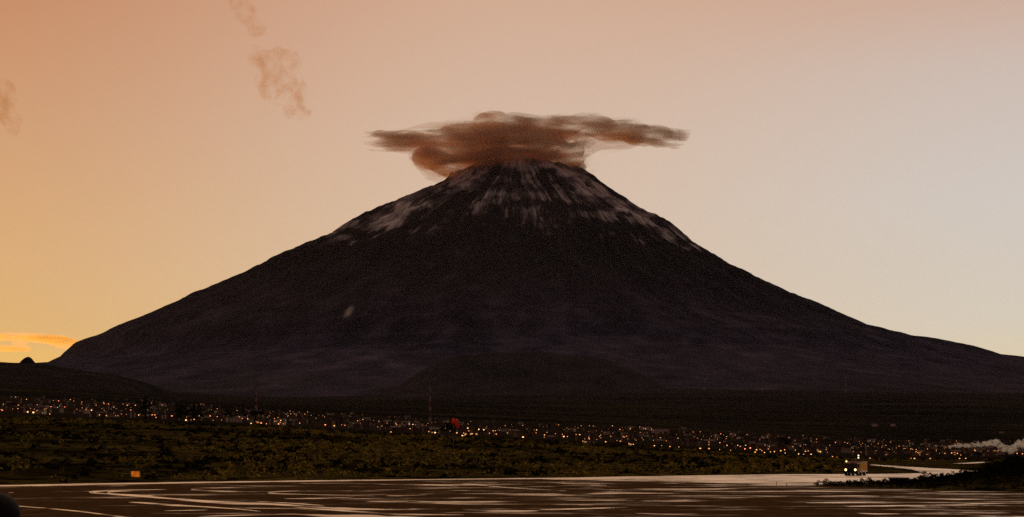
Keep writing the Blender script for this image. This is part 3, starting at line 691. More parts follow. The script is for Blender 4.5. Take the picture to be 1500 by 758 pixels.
big_house(1297, 668, 4, 7, M_plaster[2], 'narrow pale hut behind the far taxiway right of the fire truck', 0)
big_house(1281, 625, 8, 4, PINK, 'small pinkish house alone on the dark slope right of centre', 0, 3000)
big_house(1308, 625, 7, 4, PINK, 'pinkish house right of its neighbour alone on the dark slope', 0, 3000)
big_house(1467, 635, 7, 2.6, M_plaster[2], 'tiny pale house on the dark slope above the smoke', 0, 3000)

# ------------------------------------------------------------------ street lamps
def lamp_mesh(kind, s):
    b = MB(); h = 6.5
    b.cyl((0, 0, -0.5), (0, 0, h - .35), .09, .06, 6, 0); b.cyl((0, 0, h - .4), (0, -1.2, h), .05, .05, 6, 0)
    b.ball((0, -1.2, h - .05 - s * .5), s, s, s * .75, 2, 1); b.cyl((0, -1.2, h + s * .15), (0, -1.2, h + s * .35), s * 1.0, s * .4, 8, 0)
    return b.mesh('street_lamp', [M_steel, M_lamp[kind]])
LM = {(k, s): lamp_mesh(k, s) for k in M_lamp for s in (.32, .46, .66)}
Z1 = [(20, 125), (15, 158), (105, 130), (150, 97), (158, 167), (190, 170), (210, 128), (300, 103), (288, 138), (330, 105), (365, 140), (325, 143), (395, 98), (415, 107), (460, 112), (462, 145), (515, 157), (540, 130),
      (585, 120), (610, 123), (640, 140), (690, 123), (735, 157), (760, 130), (780, 185), (850, 118), (910, 128), (965, 190), (1045, 213), (1120, 190), (1180, 190), (1282, 190), (1330, 160), (1360, 205), (1390, 205),
      (1410, 232), (282, 180), (560, 185), (715, 130), (855, 184), (870, 184)]
Z2 = [(35, 165), (30, 230), (60, 235), (105, 205), (128, 235), (140, 215), (170, 180), (180, 190), (195, 178), (215, 178), (275, 180), (310, 187), (375, 190), (390, 240), (500, 243), (440, 245), (570, 217), (600, 210),
      (660, 215), (690, 220), (785, 232), (860, 235), (880, 238), (865, 262), (758, 280), (1005, 283), (1127, 285), (1158, 305), (1188, 258), (1190, 235), (1172, 298), (1215, 290), (1250, 265), (1278, 267), (1310, 287),
      (1330, 273), (1343, 273), (1398, 245)]
Z3 = [(60, 243), (62, 308), (138, 268), (135, 285), (182, 297), (197, 283), (243, 290), (290, 305), (282, 293), (370, 258), (435, 245), (455, 247), (380, 295), (430, 310), (490, 305), (525, 335), (563, 245), (605, 265),
      (663, 262), (750, 262), (680, 353), (740, 358), (798, 358), (838, 358), (885, 365), (935, 372), (1055, 378), (1103, 373), (1040, 315), (930, 315), (1170, 290), (1203, 305), (1163, 383), (1165, 340), (1205, 355),
      (1225, 390), (1265, 315), (1265, 355), (1305, 375), (1310, 355), (1335, 370), (1362, 397), (1370, 380), (1390, 378), (1400, 385), (1415, 395), (1418, 355)]
Z4 = [(35, 390), (12, 392), (70, 385), (92, 380), (95, 398), (152, 382), (170, 403), (198, 405), (240, 405), (292, 390), (345, 355), (378, 338), (360, 418), (385, 422), (430, 338), (530, 343), (560, 360), (598, 362),
      (618, 345), (660, 355), (680, 378), (735, 360), (770, 372), (800, 375), (830, 378), (830, 390), (893, 375), (860, 385), (1028, 398), (1060, 400), (1072, 440), (1107, 428), (990, 400), (1333, 423), (1395, 400),
      (1425, 403), (800, 428), (820, 438), (570, 428), (908, 445), (1160, 385), (1270, 385)]
BRIGHT = {(1045, 213), (515, 157), (158, 167), (190, 170), (1005, 283), (1158, 305), (1250, 265), (1278, 267), (1188, 258), (62, 308), (138, 268), (290, 305), (1055, 378), (1103, 373), (1362, 397), (292, 390), (820, 438), (1333, 423)}
pts = []
for k, z in enumerate((Z1, Z2, Z3, Z4)):
    for zx, zy_ in z: pts.append((375 * k + zx / 3.8293, 560 + zy_ / 3.8293, (zx, zy_) in BRIGHT))
tries = 0
while len(pts) < 298:
    px = random.uniform(0, 1500); a, b_ = town_top(px), town_bot(px)
    pts.append((px, random.uniform(a, b_ - 1.5), None))
REG = [(330, 'on the far left hillside', 'left hillside lamps'), (660, 'in the town between the lattice mast and the windsock', 'lamps left of the windsock'),
       (1000, 'in the town between the windsock and the long pink building', 'lamps right of the windsock'), (1250, 'in the town between the pink building and the fire truck', 'lamps left of the fire truck'),
       (1600, 'behind the far taxiway on the right', 'lamps on the right')]
WORD = {'amber': 'amber', 'warm': 'whitish warm', 'red': 'reddish', 'dim': 'faint orange'}
for px, py, br in pts:
    if br is None: kind, s = 'dim', random.choice((.32, .46))
    else:
        kind = random.choices(['red', 'amber', 'warm'], [5, 3, 2] if px < 330 else [2, 6, 2])[0]; s = .46 if random.random() < .6 else .32
        if br: s = .66; kind = 'warm' if px < 1000 else 'amber'
    d = find_d(px, py, 6.2, 1050, 4200); x = (px - CX) / F * d
    if d > 2500: s = .66 if s > .4 else .46
    o = bpy.data.objects.new('street_lamp', LM[(kind, s)]); COL.objects.link(o)
    o.location = (x, d - 0.0, gz(x, d)); 
    # the lamp keeps its place on the slope; its post is as tall as the light shows
    o.scale = (1, 1, max(0.75, min(2.2, (zy(py, d) - gz(x, d)) / 6.2)))
    for lim_, w_, g_ in REG:
        if px < lim_:
            tag(o, ('brighter ' if br else '') + WORD[kind] + ' street lamp ' + w_, 'street lamp', ('bright ' if br else '') + WORD[kind] + ' ' + g_); break

# the rest of the far lights and roofs, too many and too small to count: one mass each
b = MB(); hb = []
for k in range(170):
    px = random.uniform(0, 1500); a, b_ = town_top(px), town_bot(px)
    py = random.uniform(a, b_ - 2); d = find_d(px, py, 4.5, 1300, 4200); x = (px - CX) / F * d; z = gz(x, d); s_ = random.uniform(.26, .40)
    b.cyl((x, d, z - .5), (x, d, z + 4.3), .07, .05, 4, 0); b.ball((x, d, z + 4.5), s_, s_, s_ * .8, 1, 1)
tag(b.build('distant_lamps', [M_steel, M_lamp['dim']]), 'scatter of faint far orange lamps all through the town', 'lamps', kind='stuff')
b = MB()
for k in range(420):
    px = random.uniform(-20, 1520); a, b_ = town_top(px), town_bot(px)
    py = random.uniform(a + 1, b_); d = find_d(px, py, 0, 1300, 4200); x = (px - CX) / F * d; z = gz(x, d)
    w_, e_, h_ = random.uniform(3, 6), random.uniform(3, 5), random.uniform(2.6, 5.2); mi = random.choice((0, 0, 1, 2))
    b.box(x - w_, x + w_, d - e_, d + e_, z - 2, z + h_, mi); b.box(x - w_ - .2, x + w_ + .2, d - e_ - .2, d + e_ + .2, z + h_, z + h_ + .25, 3)
    for q_ in (-.5, .4): b.box(x + w_ * q_ - .6, x + w_ * q_ + .6, d - e_ - .05, d - e_ + .05, z + 1, z + 2.2, 4)
tag(b.build('distant_houses', [M_plaster[0], M_plaster[1], M_plaster[3], M_roof, M_glass]), 'mass of small far brown houses filling the town', 'houses', kind='stuff')

# ------------------------------------------------------------------ masts, pylons, windsock
def lattice(name, px, ytop, ybase, d, w0, label, mats, cat='mast', arms=False, lamp=False, bands=7, r=0.12):
    x = (px - CX) / F * d; z = gz(x, d); H = zy(ytop, d) - z
    root = empty(name, (x, d, z))
    b = MB(); n = bands
    def wd(t): return w0 * (1 - t) + w0 * 0.14 * t
    for k in range(n):
        t0, t1 = k / n, (k + 1) / n; a0, a1 = wd(t0) / 2, wd(t1) / 2; mi = k % 2
        cs = [(-1, -1), (1, -1), (1, 1), (-1, 1)]
        for j in range(4):
            c0, c1 = cs[j], cs[(j + 1) % 4]
            b.cyl((c0[0] * a0, c0[1] * a0, t0 * H), (c0[0] * a1, c0[1] * a1, t1 * H), r, r, 5, mi)
            b.cyl((c0[0] * a0, c0[1] * a0, t0 * H), (c1[0] * a1, c1[1] * a1, t1 * H), r * .6, r * .6, 4, mi)
            b.cyl((c1[0] * a0, c1[1] * a0, t0 * H), (c0[0] * a1, c0[1] * a1, t1 * H), r * .6, r * .6, 4, mi)
    b.build('frame', mats, root)
    if arms:
        for h in (.72, .86):
            MB().box(-w0 * .8, w0 * .8, -r, r, h * H, h * H + r * 2).build('cross_arm', mats[0], root)
    else:
        MB().cyl((0, 0, H), (0, 0, H * 1.08), r * .7, r * .4, 5).build('antenna', mats[0], root)
    tag(root, label, cat)
M_white = simple('weathered_white_paint', (0.5, 0.42, 0.38), (0.4, 0.34, 0.3), 1.0, 0.6)
lattice('lattice_mast', 375, 566, 603, 1900, 3.4, 'tall red and white lattice mast above the left town', [M_redpaint, M_white], bands=9, r=.28)
lattice('lattice_mast', 630, 567, 622, 1700, 3.0, 'tall thin lattice mast left of the red windsock', [M_white, M_redpaint], bands=9, r=.27)
lattice('lattice_mast', 1018, 622, 636, 2400, 2.6, 'short lattice mast on the upper town edge right of the pink building', [M_redpaint, M_steel], bands=5, r=.22)
lattice('lattice_mast', 322, 577, 600, 2300, 2.6, 'faint lattice mast on the skyline left of the red mast', [M_steel, M_redpaint], bands=6, r=.2)
for px, yt, dd_ in ((1032, 535, 8600), (1117, 541, 8600), (1239, 546, 8600)):
    lattice('power_pylon', px, yt, 553, dd_, 9, {1032: 'pale pylon at the left on the hazy lower mountain slope', 1117: 'middle pale pylon of three on the hazy lower slope', 1239: 'pale pylon farthest right on the hazy lower slope'}[px], [M_white, M_steel], 'pylon', True, bands=6, r=.55)

ws_d = 430.0
wx = (664 - CX) / F * ws_d; wz = gz(wx, ws_d)
root = empty('windsock', (wx, ws_d, wz)); topz = zy(615.5, ws_d) - wz
MB().cyl((0, 0, -.3), (0, 0, topz + .1), .07, .05, 8).build('pole', M_steel, root)
b = MB(); pth = [(-.3, 0, topz - .1), (.1, 0, topz - .2), (.55, -.05, topz - .55), (.95, -.1, topz - 1.15), (1.25, -.12, topz - 1.8), (1.4, -.12, topz - 2.35)]
rad = [.62, .66, .6, .5, .38, .26]
rings = []
for i, (p, r_) in enumerate(zip(pth, rad)):
    a = Vector(pth[min(i + 1, 5)]) - Vector(pth[max(i - 1, 0)]); q_ = a.to_track_quat('Z', 'Y')
    rings.append([b.bm.verts.new(Vector(p) + q_ @ Vector((r_ * math.cos(t) * (1 + .08 * math.sin(3 * t + i)), r_ * math.sin(t), 0))) for t in np.linspace(0, 2 * math.pi, 18)[:-1]])
for i in range(5):
    for j in range(17): b.bm.faces.new((rings[i][j], rings[i][(j + 1) % 17], rings[i + 1][(j + 1) % 17], rings[i + 1][j])).material_index = 0
M_sock, nt, out = new_mat('red_windsock_cloth')
mx = N(nt, 'ShaderNodeMixShader'); mx.inputs[0].default_value = .55
df = N(nt, 'ShaderNodeBsdfDiffuse'); df.inputs[0].default_value = (.85, .09, .045, 1); tl = N(nt, 'ShaderNodeBsdfTranslucent'); tl.inputs[0].default_value = (.9, .10, .05, 1)
nt.links.new(df.outputs[0], mx.inputs[1]); nt.links.new(tl.outputs[0], mx.inputs[2]); nt.links.new(mx.outputs[0], out.inputs[0])
b.build('sock', M_sock, root, True)
b = MB(); b.cyl((-.36, 0, topz - .1), (-.28, 0, topz - .12), .66, .66, 18, caps=False); b.build('hoop', M_steel, root)
MB().box(-.13, .13, -.13, .13, topz + .1, topz + .36).build('obstruction_lamp', emis('red_lamp', (1, .06, .03), 1.5), root)
tag(root, 'red drooping windsock on a dark pole in front of the town lights', 'windsock')

# ------------------------------------------------------------------ orange taxiway sign
g = G(198.5, 704.8); s_ = g.y / F
root = empty('taxiway_sign', (g.x, g.y, gz(g.x, g.y)), 0.05)
z0 = zy(703.2, g.y) - root.location.z; z1 = zy(690.2, g.y) - root.location.z; hw = 6.6 * s_
def backlit(name, col, e):
    m, nt, out = new_mat(name); p = N(nt, 'ShaderNodeBsdfPrincipled'); p.inputs['Roughness'].default_value = .4
    c_ = ramp(nt, pos_noise(nt, 2.2, 3, obj=True), [(0.38, tuple(v * .62 for v in col)), (0.6, col)])
    nt.links.new(c_, p.inputs['Base Color']); nt.links.new(c_, p.inputs['Emission Color']); p.inputs['Emission Strength'].default_value = e
    nt.links.new(p.outputs[0], out.inputs[0]); return m
MB().box(-hw + .06, hw - .06, -.12, .12, z0 + .06, z1 - .06, bevel=.02).build('panel', backlit('orange_sign_face', (0.55, 0.125, 0.008), .8), root)
b = MB(); b.box(-hw, hw, -.14, .14, z1 - .058, z1); b.box(-hw, hw, -.14, .14, z0, z0 + .058); b.box(-hw, -hw + .058, -.14, .14, z0 + .06, z1 - .06); b.box(hw - .058, hw, -.14, .14, z0 + .06, z1 - .06)
b.build('frame', simple('pale_sign_frame', (.6, .36, .2), (.5, .3, .16), 2, .4), root)
for sx in (-.7, .7): MB().cyl((sx * hw, 0, -.3), (sx * hw, 0, z0 - .002), .05, .05, 8).build('leg', M_steel, root)
tag(root, 'square orange lit taxiway sign at the edge of the scrub on the left', 'sign')

# ------------------------------------------------------------------ black box on the island
g = G(1321, 714.2); s_ = g.y / F
root = empty('equipment_box', (g.x, g.y + 1.5, max(0.05, gz(g.x, g.y + 1.5))), -0.04)
M_black = simple('black_painted_steel', (0.012, 0.011, 0.010), (0.02, 0.017, 0.014), 2, .7, spec=.1)
hw = 13.2 * s_; zt = zy(700.4, g.y) - root.location.z
MB().box(-hw, hw, -.5, .5, .1, zt - .12, bevel=.03).build('cabinet', M_black, root)
MB().box(-hw - .1, hw + .1, -.6, .6, zt - .118, zt, bevel=.02).build('lid', M_black, root)
for sx in (-.48, .48): MB().box(sx * hw - hw * .46, sx * hw + hw * .46, -.53, -.505, .2, zt - .22, bevel=.008).build('door', M_black, root)
MB().box(-hw * .9, hw * .9, -.45, .45, -.2, .098).build('plinth', M_steel, root)
tag(root, 'black low equipment cabinet on the grass island beside the wet taxiway', 'cabinet')

# marker posts on the wet taxiway edge
for px, py, hpx, lab in ((1137.5, 711.4, 5.5, 'taller thin stake at the left on the wet taxiway edge'), (1152.5, 712.2, 4, 'shorter thin stake left of the grass island tip')):
    g = G(px, py); h = hpx / F * g.y
    root = empty('marker_post', (g.x, g.y, 0.0))
    MB().cyl((0, 0, 0), (0, 0, h - .06), .045, .04, 8).build('stake', M_steel, root)
    MB().ball((0, 0, h - .05), .06, .06, .06).build('cap', M_plaster[0], root)
    tag(root, lab, 'marker post')

# ------------------------------------------------------------------ black tank trailer in the corner
g = G(0, 768)
td = g.y
root = empty('tank_trailer', (W(0, 768, td).x - 2.55, td, 0), 0)
rt = 1.33; zc = 0.70
b = MB(); prof = [(-3, rt), (1.9, rt)] + [(1.9 + 1.85 * math.sin(a), rt * math.cos(a)) for a in np.linspace(.12, 1.57, 9)]
rings = [[b.bm.verts.new((px_, r_ * math.sin(t), zc + r_ * math.cos(t))) for t in np.linspace(0, 2 * math.pi, 33)[:-1]] for px_, r_ in prof]
for i in range(len(rings) - 1):
    for j in range(32): b.bm.faces.new((rings[i][j], rings[i][(j + 1) % 32], rings[i + 1][(j + 1) % 32], rings[i + 1][j]))
b.build('tank', M_black, root, True)
MB().box(-3.2, 2.2, -.5, .5, -.7, -.66).build('chassis', M_black, root)
for sx in (-2, .6):
    for sy in (-.75, .75):
        w_ = MB().cyl((sx, sy - .12, .38), (sx, sy + .12, .38), .38, .38, 20).build('wheel', M_black, root)
        MB().cyl((sx, sy - .13, .38), (sx, sy + .13, .38), .2, .2, 14).build('rim', M_steel, w_)
tag(root, 'black rounded tank end jutting in at the bottom left corner', 'trailer')

# ------------------------------------------------------------------ fire truck
g = G(1246, 697.2)
root = empty('fire_truck', (g.x, g.y, 0.004), 0)
yaw = R(-14)
root.rotation_euler.z = math.atan2(-g.x, g.y) * 1.0 + yaw
sc_ = g.y / F * 20.5 / 2.5
root.scale = (sc_,) * 3
M_yel = simple('yellow_truck_paint', (0.85, 0.40, 0.03), (0.75, 0.34, 0.025), .5, .45, spec=.08)
M_red = simple('dark_red_truck_paint', (0.20, 0.055, 0.02), (0.16, 0.04, 0.018), .5, .3, spec=.4)
M_chr = simple('bright_trim', (.75, .66, .55), (.6, .5, .4), 1, .25, .6)
M_tyre = simple('tyre_rubber', (.012, .012, .012), (.02, .018, .016), 3, .85, spec=.1)
HL = emis('headlight_glow', (1.0, .60, .24), 4.5)
# front faces -Y; the truck's own left side (+X) shows on the right
b = MB(); b.box(-1.22, 1.22, 0, 1.9, .62, 2.3, bevel=.1); b.build('cab', M_red, root)
MB().box(-1.08, 1.08, -.03, .05, 1.42, 2.12, bevel=.02).build('windscreen', M_glass, root)
MB().box(1.2, 1.245, .4, 1.5, 1.4, 2.1, bevel=.01).build('side_window', M_glass, root)
MB().box(-1.2, 1.2, -.22, .0, .5, .82, bevel=.04).build('bumper', M_black, root)
MB().box(-.5, .5, -.05, .0, .86, 1.28, bevel=.02).build('grille', M_black, root)
for sx in (-.86, .86):
    h_ = MB().cyl((sx, -.02, 1.06), (sx, -.09, 1.06), .24, .24, 18).build('headlight', M_chr, root)
    MB().cyl((sx, -.092, 1.06), (sx, -.12, 1.06), .19, .16, 18).build('lens', HL, h_)
    MB().box(sx * 1.62 - .09, sx * 1.62 + .09, -.16, -.06, 1.5, 2.0, bevel=.02).build('mirror', M_black, root)
b = MB(); b.box(-.25, .72, .3, .62, 2.34, 2.58, bevel=.07)
b.build('light_bar', simple('red_beacon_lens', (.55, .09, .06), (.45, .07, .05), 1, .3), root)
s_l = MB().cyl((-.82, .3, 2.3), (-.82, .3, 2.42), .06, .06, 8).build('spotlight', M_black, root)
MB().ball((-.82, .25, 2.56), .16, .15, .16).build('lens', emis('spotlight_glow', (1, .70, .25), 2.0), s_l)
b = MB(); b.box(-1.22, 1.22, 1.95, 7.4, .6, 2.32, bevel=.05); b.build('body', M_yel, root)
for k in range(4): 
    sh = MB().box(1.222, 1.25, 2.2 + k * 1.28, 3.3 + k * 1.28, 1.0, 2.1, bevel=.01).build('locker_shutter', M_yel, root)
    MB().box(1.252, 1.27, 2.5 + k * 1.28, 3.0 + k * 1.28, 1.06, 1.12).build('handle', M_chr, sh)
b = MB(); b.box(-1.25, 1.27, 1.93, 2.1, 2.325, 2.52); b.box(1.12, 1.27, 2.102, 7.4, 2.325, 2.5); b.box(-1.25, -1.1, 2.102, 7.4, 2.325, 2.5); b.build('roof_rail', M_chr, root)
MB().box(1.223, 1.262, 2.05, 7.3, .66, .9).build('side_stripe', M_chr, root)
t = MB(); t.cyl((.3, 3.0, 2.32), (.3, 3.0, 2.9), .22, .16, 12); t.cyl((.3, 3.0, 2.85), (.3, 1.9, 3.05), .1, .07, 10); t.build('water_cannon', M_red, root)
m_ = MB().cyl((.55, 3.6, 2.32), (.55, 3.6, 3.55), .05, .05, 8).build('light_mast', M_black, root)
for zz in (3.2, 3.6): MB().ball((.55, 3.5, zz), .13, .1, .13).build('mast_lamp', emis('mast_lamp_glow', (1, .7, .45), 2.2), m_)
for sy in (1.0, 3.2, 5.9):
    for sx in (-1.02, 1.02):
        w_ = MB().cyl((sx - .2, sy, .5), (sx + .2, sy, .5), .5, .5, 22).build('wheel', M_tyre, root)
        MB().cyl((sx - .21, sy, .5), (sx + .21, sy, .5), .25, .25, 16).build('rim', M_chr, w_)
tag(root, 'yellow and red fire truck with headlights on, driving on the wet taxiway', 'fire truck')

# ------------------------------------------------------------------ pale far strip of wet taxiway at the right
flat('far_taxiway', poly([(1395, 681.4), (1415, 680.4), (1432, 679.2), (1445, 678.6), (1452, 678.9), (1445, 679.9), (1428, 681.2), (1412, 682)]), 0.48, M_taxi)

# ------------------------------------------------------------------ clouds and smoke (volumes)
def vol_mat(name, dens, col, absorb, scale, lo, hi, aniso=0.3, stretch=(1, 1, 1), step=0.6, detail=6):
    m, nt, out = new_mat(name)
    n = pos_noise(nt, scale, detail, 0.6, 0.35, stretch=stretch)
    d = ramp(nt, n, [(lo, g3(0)), (hi, g3(1))])
    p = N(nt, 'ShaderNodeVolumePrincipled')
    p.inputs['Color'].default_value = (*col, 1); p.inputs['Absorption Color'].default_value = (*absorb, 1); p.inputs['Anisotropy'].default_value = aniso
    nt.links.new(math_(nt, 'MULTIPLY', d, dens), p.inputs['Density'])
    nt.links.new(p.outputs[0], out.inputs['Volume'])
    try: m.cycles.volume_step_rate = step
    except Exception: pass
    return m
def cloud(name, lumps, d, voxel, mat, depth, label, cat='cloud', seed=0, disp=0.25, q=None, fib=(.45, .7, 1.25), taper=None):
    rg = random.Random(seed); b = MB()
    for L in lumps:
        px, py, rx, ry = L[:4]; dz = L[4] if len(L) > 4 else 0; dpt = L[5] if len(L) > 5 else depth
        dist = d + dz; c_ = W(px, py, dist)
        b.ball(c_, rx / F * dist, dpt, ry / F * dist, 3)
    me = b.mesh(name, mat, True); o = bpy.data.objects.new(name, me); COL.objects.link(o)
    md = o.modifiers.new('union', 'REMESH'); md.mode = 'VOXEL'; md.voxel_size = voxel
    dg = bpy.context.evaluated_depsgraph_get(); ev = o.evaluated_get(dg)
    m2 = bpy.data.meshes.new_from_object(ev); o.modifiers.clear(); o.data = m2
    n = len(m2.vertices); co = np.zeros(n * 3, np.float32); m2.vertices.foreach_get('co', co); co = co.reshape(-1, 3)
    no = np.zeros(n * 3, np.float32); m2.vertices.foreach_get('normal', no); no = no.reshape(-1, 3)
    disp_m = disp if disp > 1 else voxel * 2.5
    q = q or disp_m * 4.2
    nn = np.array([mnoise.fractal(Vector((c[0] * fib[0], c[1] * fib[1], c[2] * fib[2])) / q, 0.7, 2.1, 6) for c in co])
    if taper: nn = nn * (1 - 0.8 * sstep(700, 1350, np.abs(co[:, 0] - taper)))      # thin ends stay thin
    co = co + no * (nn * disp_m)[:, None] * np.array([1, 1, 0.8])
    m2.vertices.foreach_set('co', co.astype(np.float32).ravel()); m2.update()
    o.data = m2; md = o.modifiers.new('union', 'REMESH'); md.mode = 'VOXEL'; md.voxel_size = voxel * 0.9
    dg = bpy.context.evaluated_depsgraph_get(); m3 = bpy.data.meshes.new_from_object(o.evaluated_get(dg)); o.modifiers.clear(); o.data = m3; m2 = m3
    if not m2.materials: m2.materials.append(mat)
    tag(o, label, cat); return o
M_cap = vol_mat('cap_cloud_vapour', 0.030, (0.50, 0.39, 0.335), (0.75, 0.42, 0.25), 0.0046, 0.43, 0.76, -0.3, (0.4, 0.7, 1.9), 0.25, 8)
CAP = [(735, 213, 85, 24), (700, 224, 62, 22), (785, 220, 52, 22), (655, 206, 75, 11), (600, 207, 46, 5.5), (566, 208, 28, 3.8), (632, 232, 30, 11), (655, 243, 28, 10), (718, 186, 30, 13), (690, 195, 44, 9), (765, 190, 52, 11),
       (815, 190, 45, 10), (858, 187.5, 46, 7), (905, 193, 46, 5.4), (948, 199, 36, 4.0), (976, 203, 26, 2.9), (998, 205.4, 14, 2.0), (543, 208.5, 18, 2.0), (832, 229, 26, 13), (846, 241, 18, 6), (856, 214, 18, 6), (742, 228, 58, 11)]
M_veil = vol_mat('thin_cloud_veil', 0.0052, (0.62, 0.44, 0.30), (0.75, 0.42, 0.25), 0.0044, 0.45, 0.72, 0.0, (0.4, 0.7, 1.6), 0.3, 8)
veil = cloud('mist_veil', [(a, b_, c * 1.05 + 4, e * 1.10 + 1.5) for a, b_, c, e in CAP if 580 < a < 930] + [(850, 244, 34, 9), (640, 250, 30, 8), (885, 206, 60, 7), (745, 239, 70, 9)], 16690, 34, M_veil, 720, None, None, seed=12, disp=60, taper=W(752, 200, 16700).x)
capc = cloud('cap_cloud', CAP, 16700, 24, M_cap, 620, 'ragged brown cap cloud sitting on the volcano summit', seed=2, disp=58, taper=W(752, 200, 16700).x)
veil.parent = capc
M_wisp = vol_mat('thin_wisp_vapour', 0.0052, (0.58, 0.38, 0.23), (0.8, 0.42, 0.2), 0.0062, 0.47, 0.70, 0.2, (1, 1, 0.9), 0.4)
cloud('wisp_cloud', [(388, 95, 18, 24), (405, 110, 24, 36), (425, 105, 16, 34), (400, 130, 18, 24), (428, 150, 13, 17), (380, 80, 12, 14), (440, 122, 9, 14)], 22000, 60, M_wisp, 260, 'faint brownish wisp of cloud left of the summit', seed=3, disp=180, q=330, fib=(1.2, .7, .7))
cloud('wisp_cloud', [(348, 6, 15, 15), (360, 22, 15, 16), (374, 42, 12, 14), (340, -8, 16, 12)], 22000, 50, M_wisp, 200, 'thin slanting wisp of cloud touching the top edge', seed=4, disp=140, q=330, fib=(1.2, .7, .7))
cloud('wisp_cloud', [(2, 140, 17, 22), (10, 160, 19, 26), (15, 180, 13, 16), (-20, 150, 26, 26)], 22000, 50, M_wisp, 260, 'small brown wisp of cloud at the left edge of the sky', seed=5, disp=180, q=330, fib=(1.2, .7, .7))
M_band = vol_mat('sunlit_cloud_vapour', 0.0027, (0.99, 0.40, 0.06), (0.95, 0.5, 0.25), 0.0011, 0.34, 0.62, 0.8, (0.35, 0.6, 2.6), 0.5)
cloud('sunrise_cloud', [(-50, 494, 90, 4.4), (20, 494, 60, 3.6), (70, 498, 48, 3.8), (98, 503, 28, 3), (0, 511, 46, 3.0), (-60, 510, 70, 4)], 38500, 60, M_band, 900, 'glowing orange cloud band low on the left horizon', seed=6, disp=120)
M_smoke = vol_mat('smoke', 0.95, (0.995, 0.945, 0.85), (0.6, 0.45, 0.35), 0.45, 0.40, 0.68, 0.55, (1, 1, 1), 0.5, 5)
PL_ = [(a, b_ - .2, c * 1.05, e * 1.15) for a, b_, c, e in [(1392, 655.6, 3, 1.2), (1399, 654.5, 5, 1.8), (1407, 653.4, 6, 2.4), (1416, 653.2, 7, 2.8), (1425, 652.6, 7, 3.2), (1434, 651.8, 7, 3.4), (1443, 650.6, 7, 3.8), (1451, 649.2, 7, 4), (1459, 649.6, 6, 4.4), (1465, 653.2, 6, 4.4),
      (1471, 657.6, 6.5, 4.6), (1479, 659.5, 7, 5), (1487, 656.5, 6.5, 5.2), (1494, 651, 7.5, 6), (1504, 649, 9, 7), (1516, 647, 9, 7)]]
cloud('smoke_plume', PL_, 900, 0.42, M_smoke, 2.2, 'tan plume of smoke drifting right above the right town lights', 'smoke', seed=9, disp=1.3, q=2.3, fib=(1, 1, 1))

# ------------------------------------------------------------------ air
m, nt, out = new_mat('thin_morning_haze')
p = N(nt, 'ShaderNodeVolumePrincipled'); p.inputs['Color'].default_value = (.74, .78, .98, 1); p.inputs['Density'].default_value = 2.2e-6; p.inputs['Anisotropy'].default_value = 0.0
nt.links.new(p.outputs[0], out.inputs['Volume'])
tag(MB().box(-33500, 33500, -30500, 34000, -52, 4250).build('haze', m), kind='stuff')

# ------------------------------------------------------------------ sky
SUN_AZ, SUN_EL = R(-33), R(1.6)         # azimuth from the viewing direction (+Y), to the left
wd = bpy.data.worlds.new('World'); SC.world = wd; wd.use_nodes = True
nt = wd.node_tree; nt.nodes.clear()
out = nt.nodes.new('ShaderNodeOutputWorld'); bg = nt.nodes.new('ShaderNodeBackground'); nt.links.new(bg.outputs[0], out.inputs[0])
bg.inputs[1].default_value = 0.1
sky = nt.nodes.new('ShaderNodeTexSky'); sky.sky_type = 'NISHITA'; sky.sun_disc = False
sky.sun_elevation = SUN_EL; sky.sun_rotation = SUN_AZ; sky.altitude = 2500; sky.dust_density = 3.0; sky.ozone_density = 1.0
tc = nt.nodes.new('ShaderNodeTexCoord'); sp = nt.nodes.new('ShaderNodeSeparateXYZ'); nt.links.new(tc.outputs['Generated'], sp.inputs[0])
X, Y, Z = sp.outputs
hor = math_(nt, 'SQRT', math_(nt, 'ADD', math_(nt, 'MULTIPLY', X, X), math_(nt, 'MULTIPLY', Y, Y)))
az = math_(nt, 'ARCTAN2', X, Y)
el = math_(nt, 'ARCTAN2', Z, hor)                     # radians
e01 = math_(nt, 'DIVIDE', el, 1.5708)
def E(y): return math.atan((HY - y) / F) / 1.5708
K = 10.0
def vr(stops):
    return ramp(nt, e01, [(0.0, tuple(K * v for v in srgb(*stops[0][1])))] + [(E(y), tuple(K * v for v in srgb(*c_))) for y, c_ in stops[1:-2]] +
                [(0.27, tuple(K * v for v in srgb(*stops[-2][1]))), (0.50, tuple(K * v for v in srgb(*stops[-2][1]))), (1.0, tuple(K * v for v in srgb(*stops[-1][1])))])  # sky above the view brightened for the water films to reflect
Lr = vr([(660, (240, 184, 96)), (530, (240, 188, 102)), (490, (228, 180, 114)), (400, (226, 177, 120)), (200, (213, 160, 116)), (0, (203, 141, 101)), (0, (235, 196, 158)), (0, (150, 122, 108))])
Cr = vr([(660, (232, 204, 166)), (500, (228, 202, 172)), (380, (224, 199, 174)), (200, (220, 191, 169)), (0, (216, 177, 151)), (0, (236, 202, 170)), (0, (150, 122, 108))])
Rr = vr([(660, (230, 208, 168)), (525, (228, 212, 182)), (480, (223, 211, 193)), (300, (216, 207, 199)), (120, (212, 194, 183)), (0, (211, 174, 153)), (0, (232, 204, 178)), (0, (150, 122, 108))])
Br = ramp(nt, e01, [(0, tuple(K * v for v in srgb(78, 66, 66))), (0.12, tuple(K * v for v in srgb(90, 68, 62))), (0.4, tuple(K * v for v in srgb(84, 68, 68))), (1, tuple(K * v for v in srgb(90, 72, 70)))])
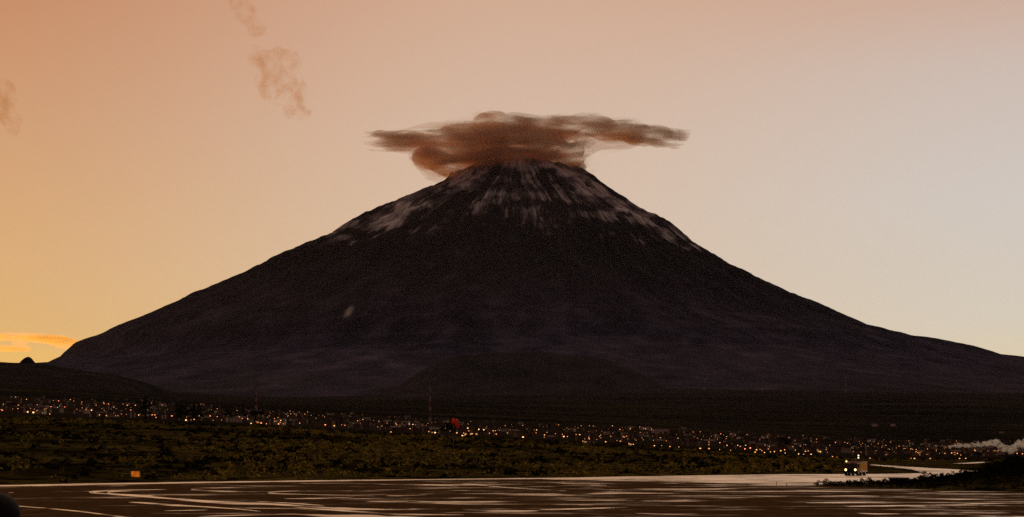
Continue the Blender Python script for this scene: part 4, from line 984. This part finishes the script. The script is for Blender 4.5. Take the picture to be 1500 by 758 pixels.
def band(a0, a1): # 0..1 in azimuth
    n = nt.nodes.new('ShaderNodeMapRange'); n.interpolation_type = 'SMOOTHSTEP'; n.inputs[1].default_value = a0; n.inputs[2].default_value = a1
    nt.links.new(az, n.inputs[0]); return n.outputs[0]
c_ = mixc(nt, band(-0.37, 0.03), Lr, Cr); c_ = mixc(nt, band(0.0, 0.36), c_, Rr)
absaz = math_(nt, 'ABSOLUTE', az)
n = nt.nodes.new('ShaderNodeMapRange'); n.interpolation_type = 'SMOOTHSTEP'; n.inputs[1].default_value = 0.5; n.inputs[2].default_value = 1.9; nt.links.new(absaz, n.inputs[0])
c_ = mixc(nt, n.outputs[0], c_, Br)
c_ = mixc(nt, 0.06, c_, sky.outputs[0])
below = nt.nodes.new('ShaderNodeMapRange'); below.inputs[1].default_value = -0.02; below.inputs[2].default_value = 0.0; nt.links.new(el, below.inputs[0])
c_ = mixc(nt, below.outputs[0], (0.1, 0.08, 0.07), c_)
nt.links.new(c_, bg.inputs[0])

sl = bpy.data.lights.new('sun', 'SUN'); sl.energy = 2.1; sl.angle = R(0.5); sl.color = (1.0, 0.36, 0.09)
so = bpy.data.objects.new('sun', sl); COL.objects.link(so)
dirv = Vector((math.sin(SUN_AZ) * math.cos(SUN_EL), math.cos(SUN_AZ) * math.cos(SUN_EL), math.sin(SUN_EL)))
so.rotation_euler = (-dirv).to_track_quat('-Z', 'Y').to_euler(); so.location = dirv * 500 + Vector((0, 0, 300))

# ------------------------------------------------------------------ camera and film
cd = bpy.data.cameras.new('camera'); cam = bpy.data.objects.new('camera', cd); COL.objects.link(cam)
cam.location = (0, 0, CH); cam.rotation_euler = (R(90), 0, 0)
cd.sensor_width = 36; cd.lens = F / 1500 * 36; cd.shift_y = (HY - 379) / 1500.0
cd.clip_start = 0.5; cd.clip_end = 200000
SC.camera = cam
SC.view_settings.view_transform = 'Standard'; SC.view_settings.look = 'None'; SC.view_settings.exposure = 0; SC.view_settings.gamma = 1
SC.cycles.use_denoising = False
SC.cycles.volume_max_steps = 512
SC.cycles.max_bounces = 8; SC.cycles.volume_bounces = 6; SC.cycles.diffuse_bounces = 2; SC.cycles.glossy_bounces = 3
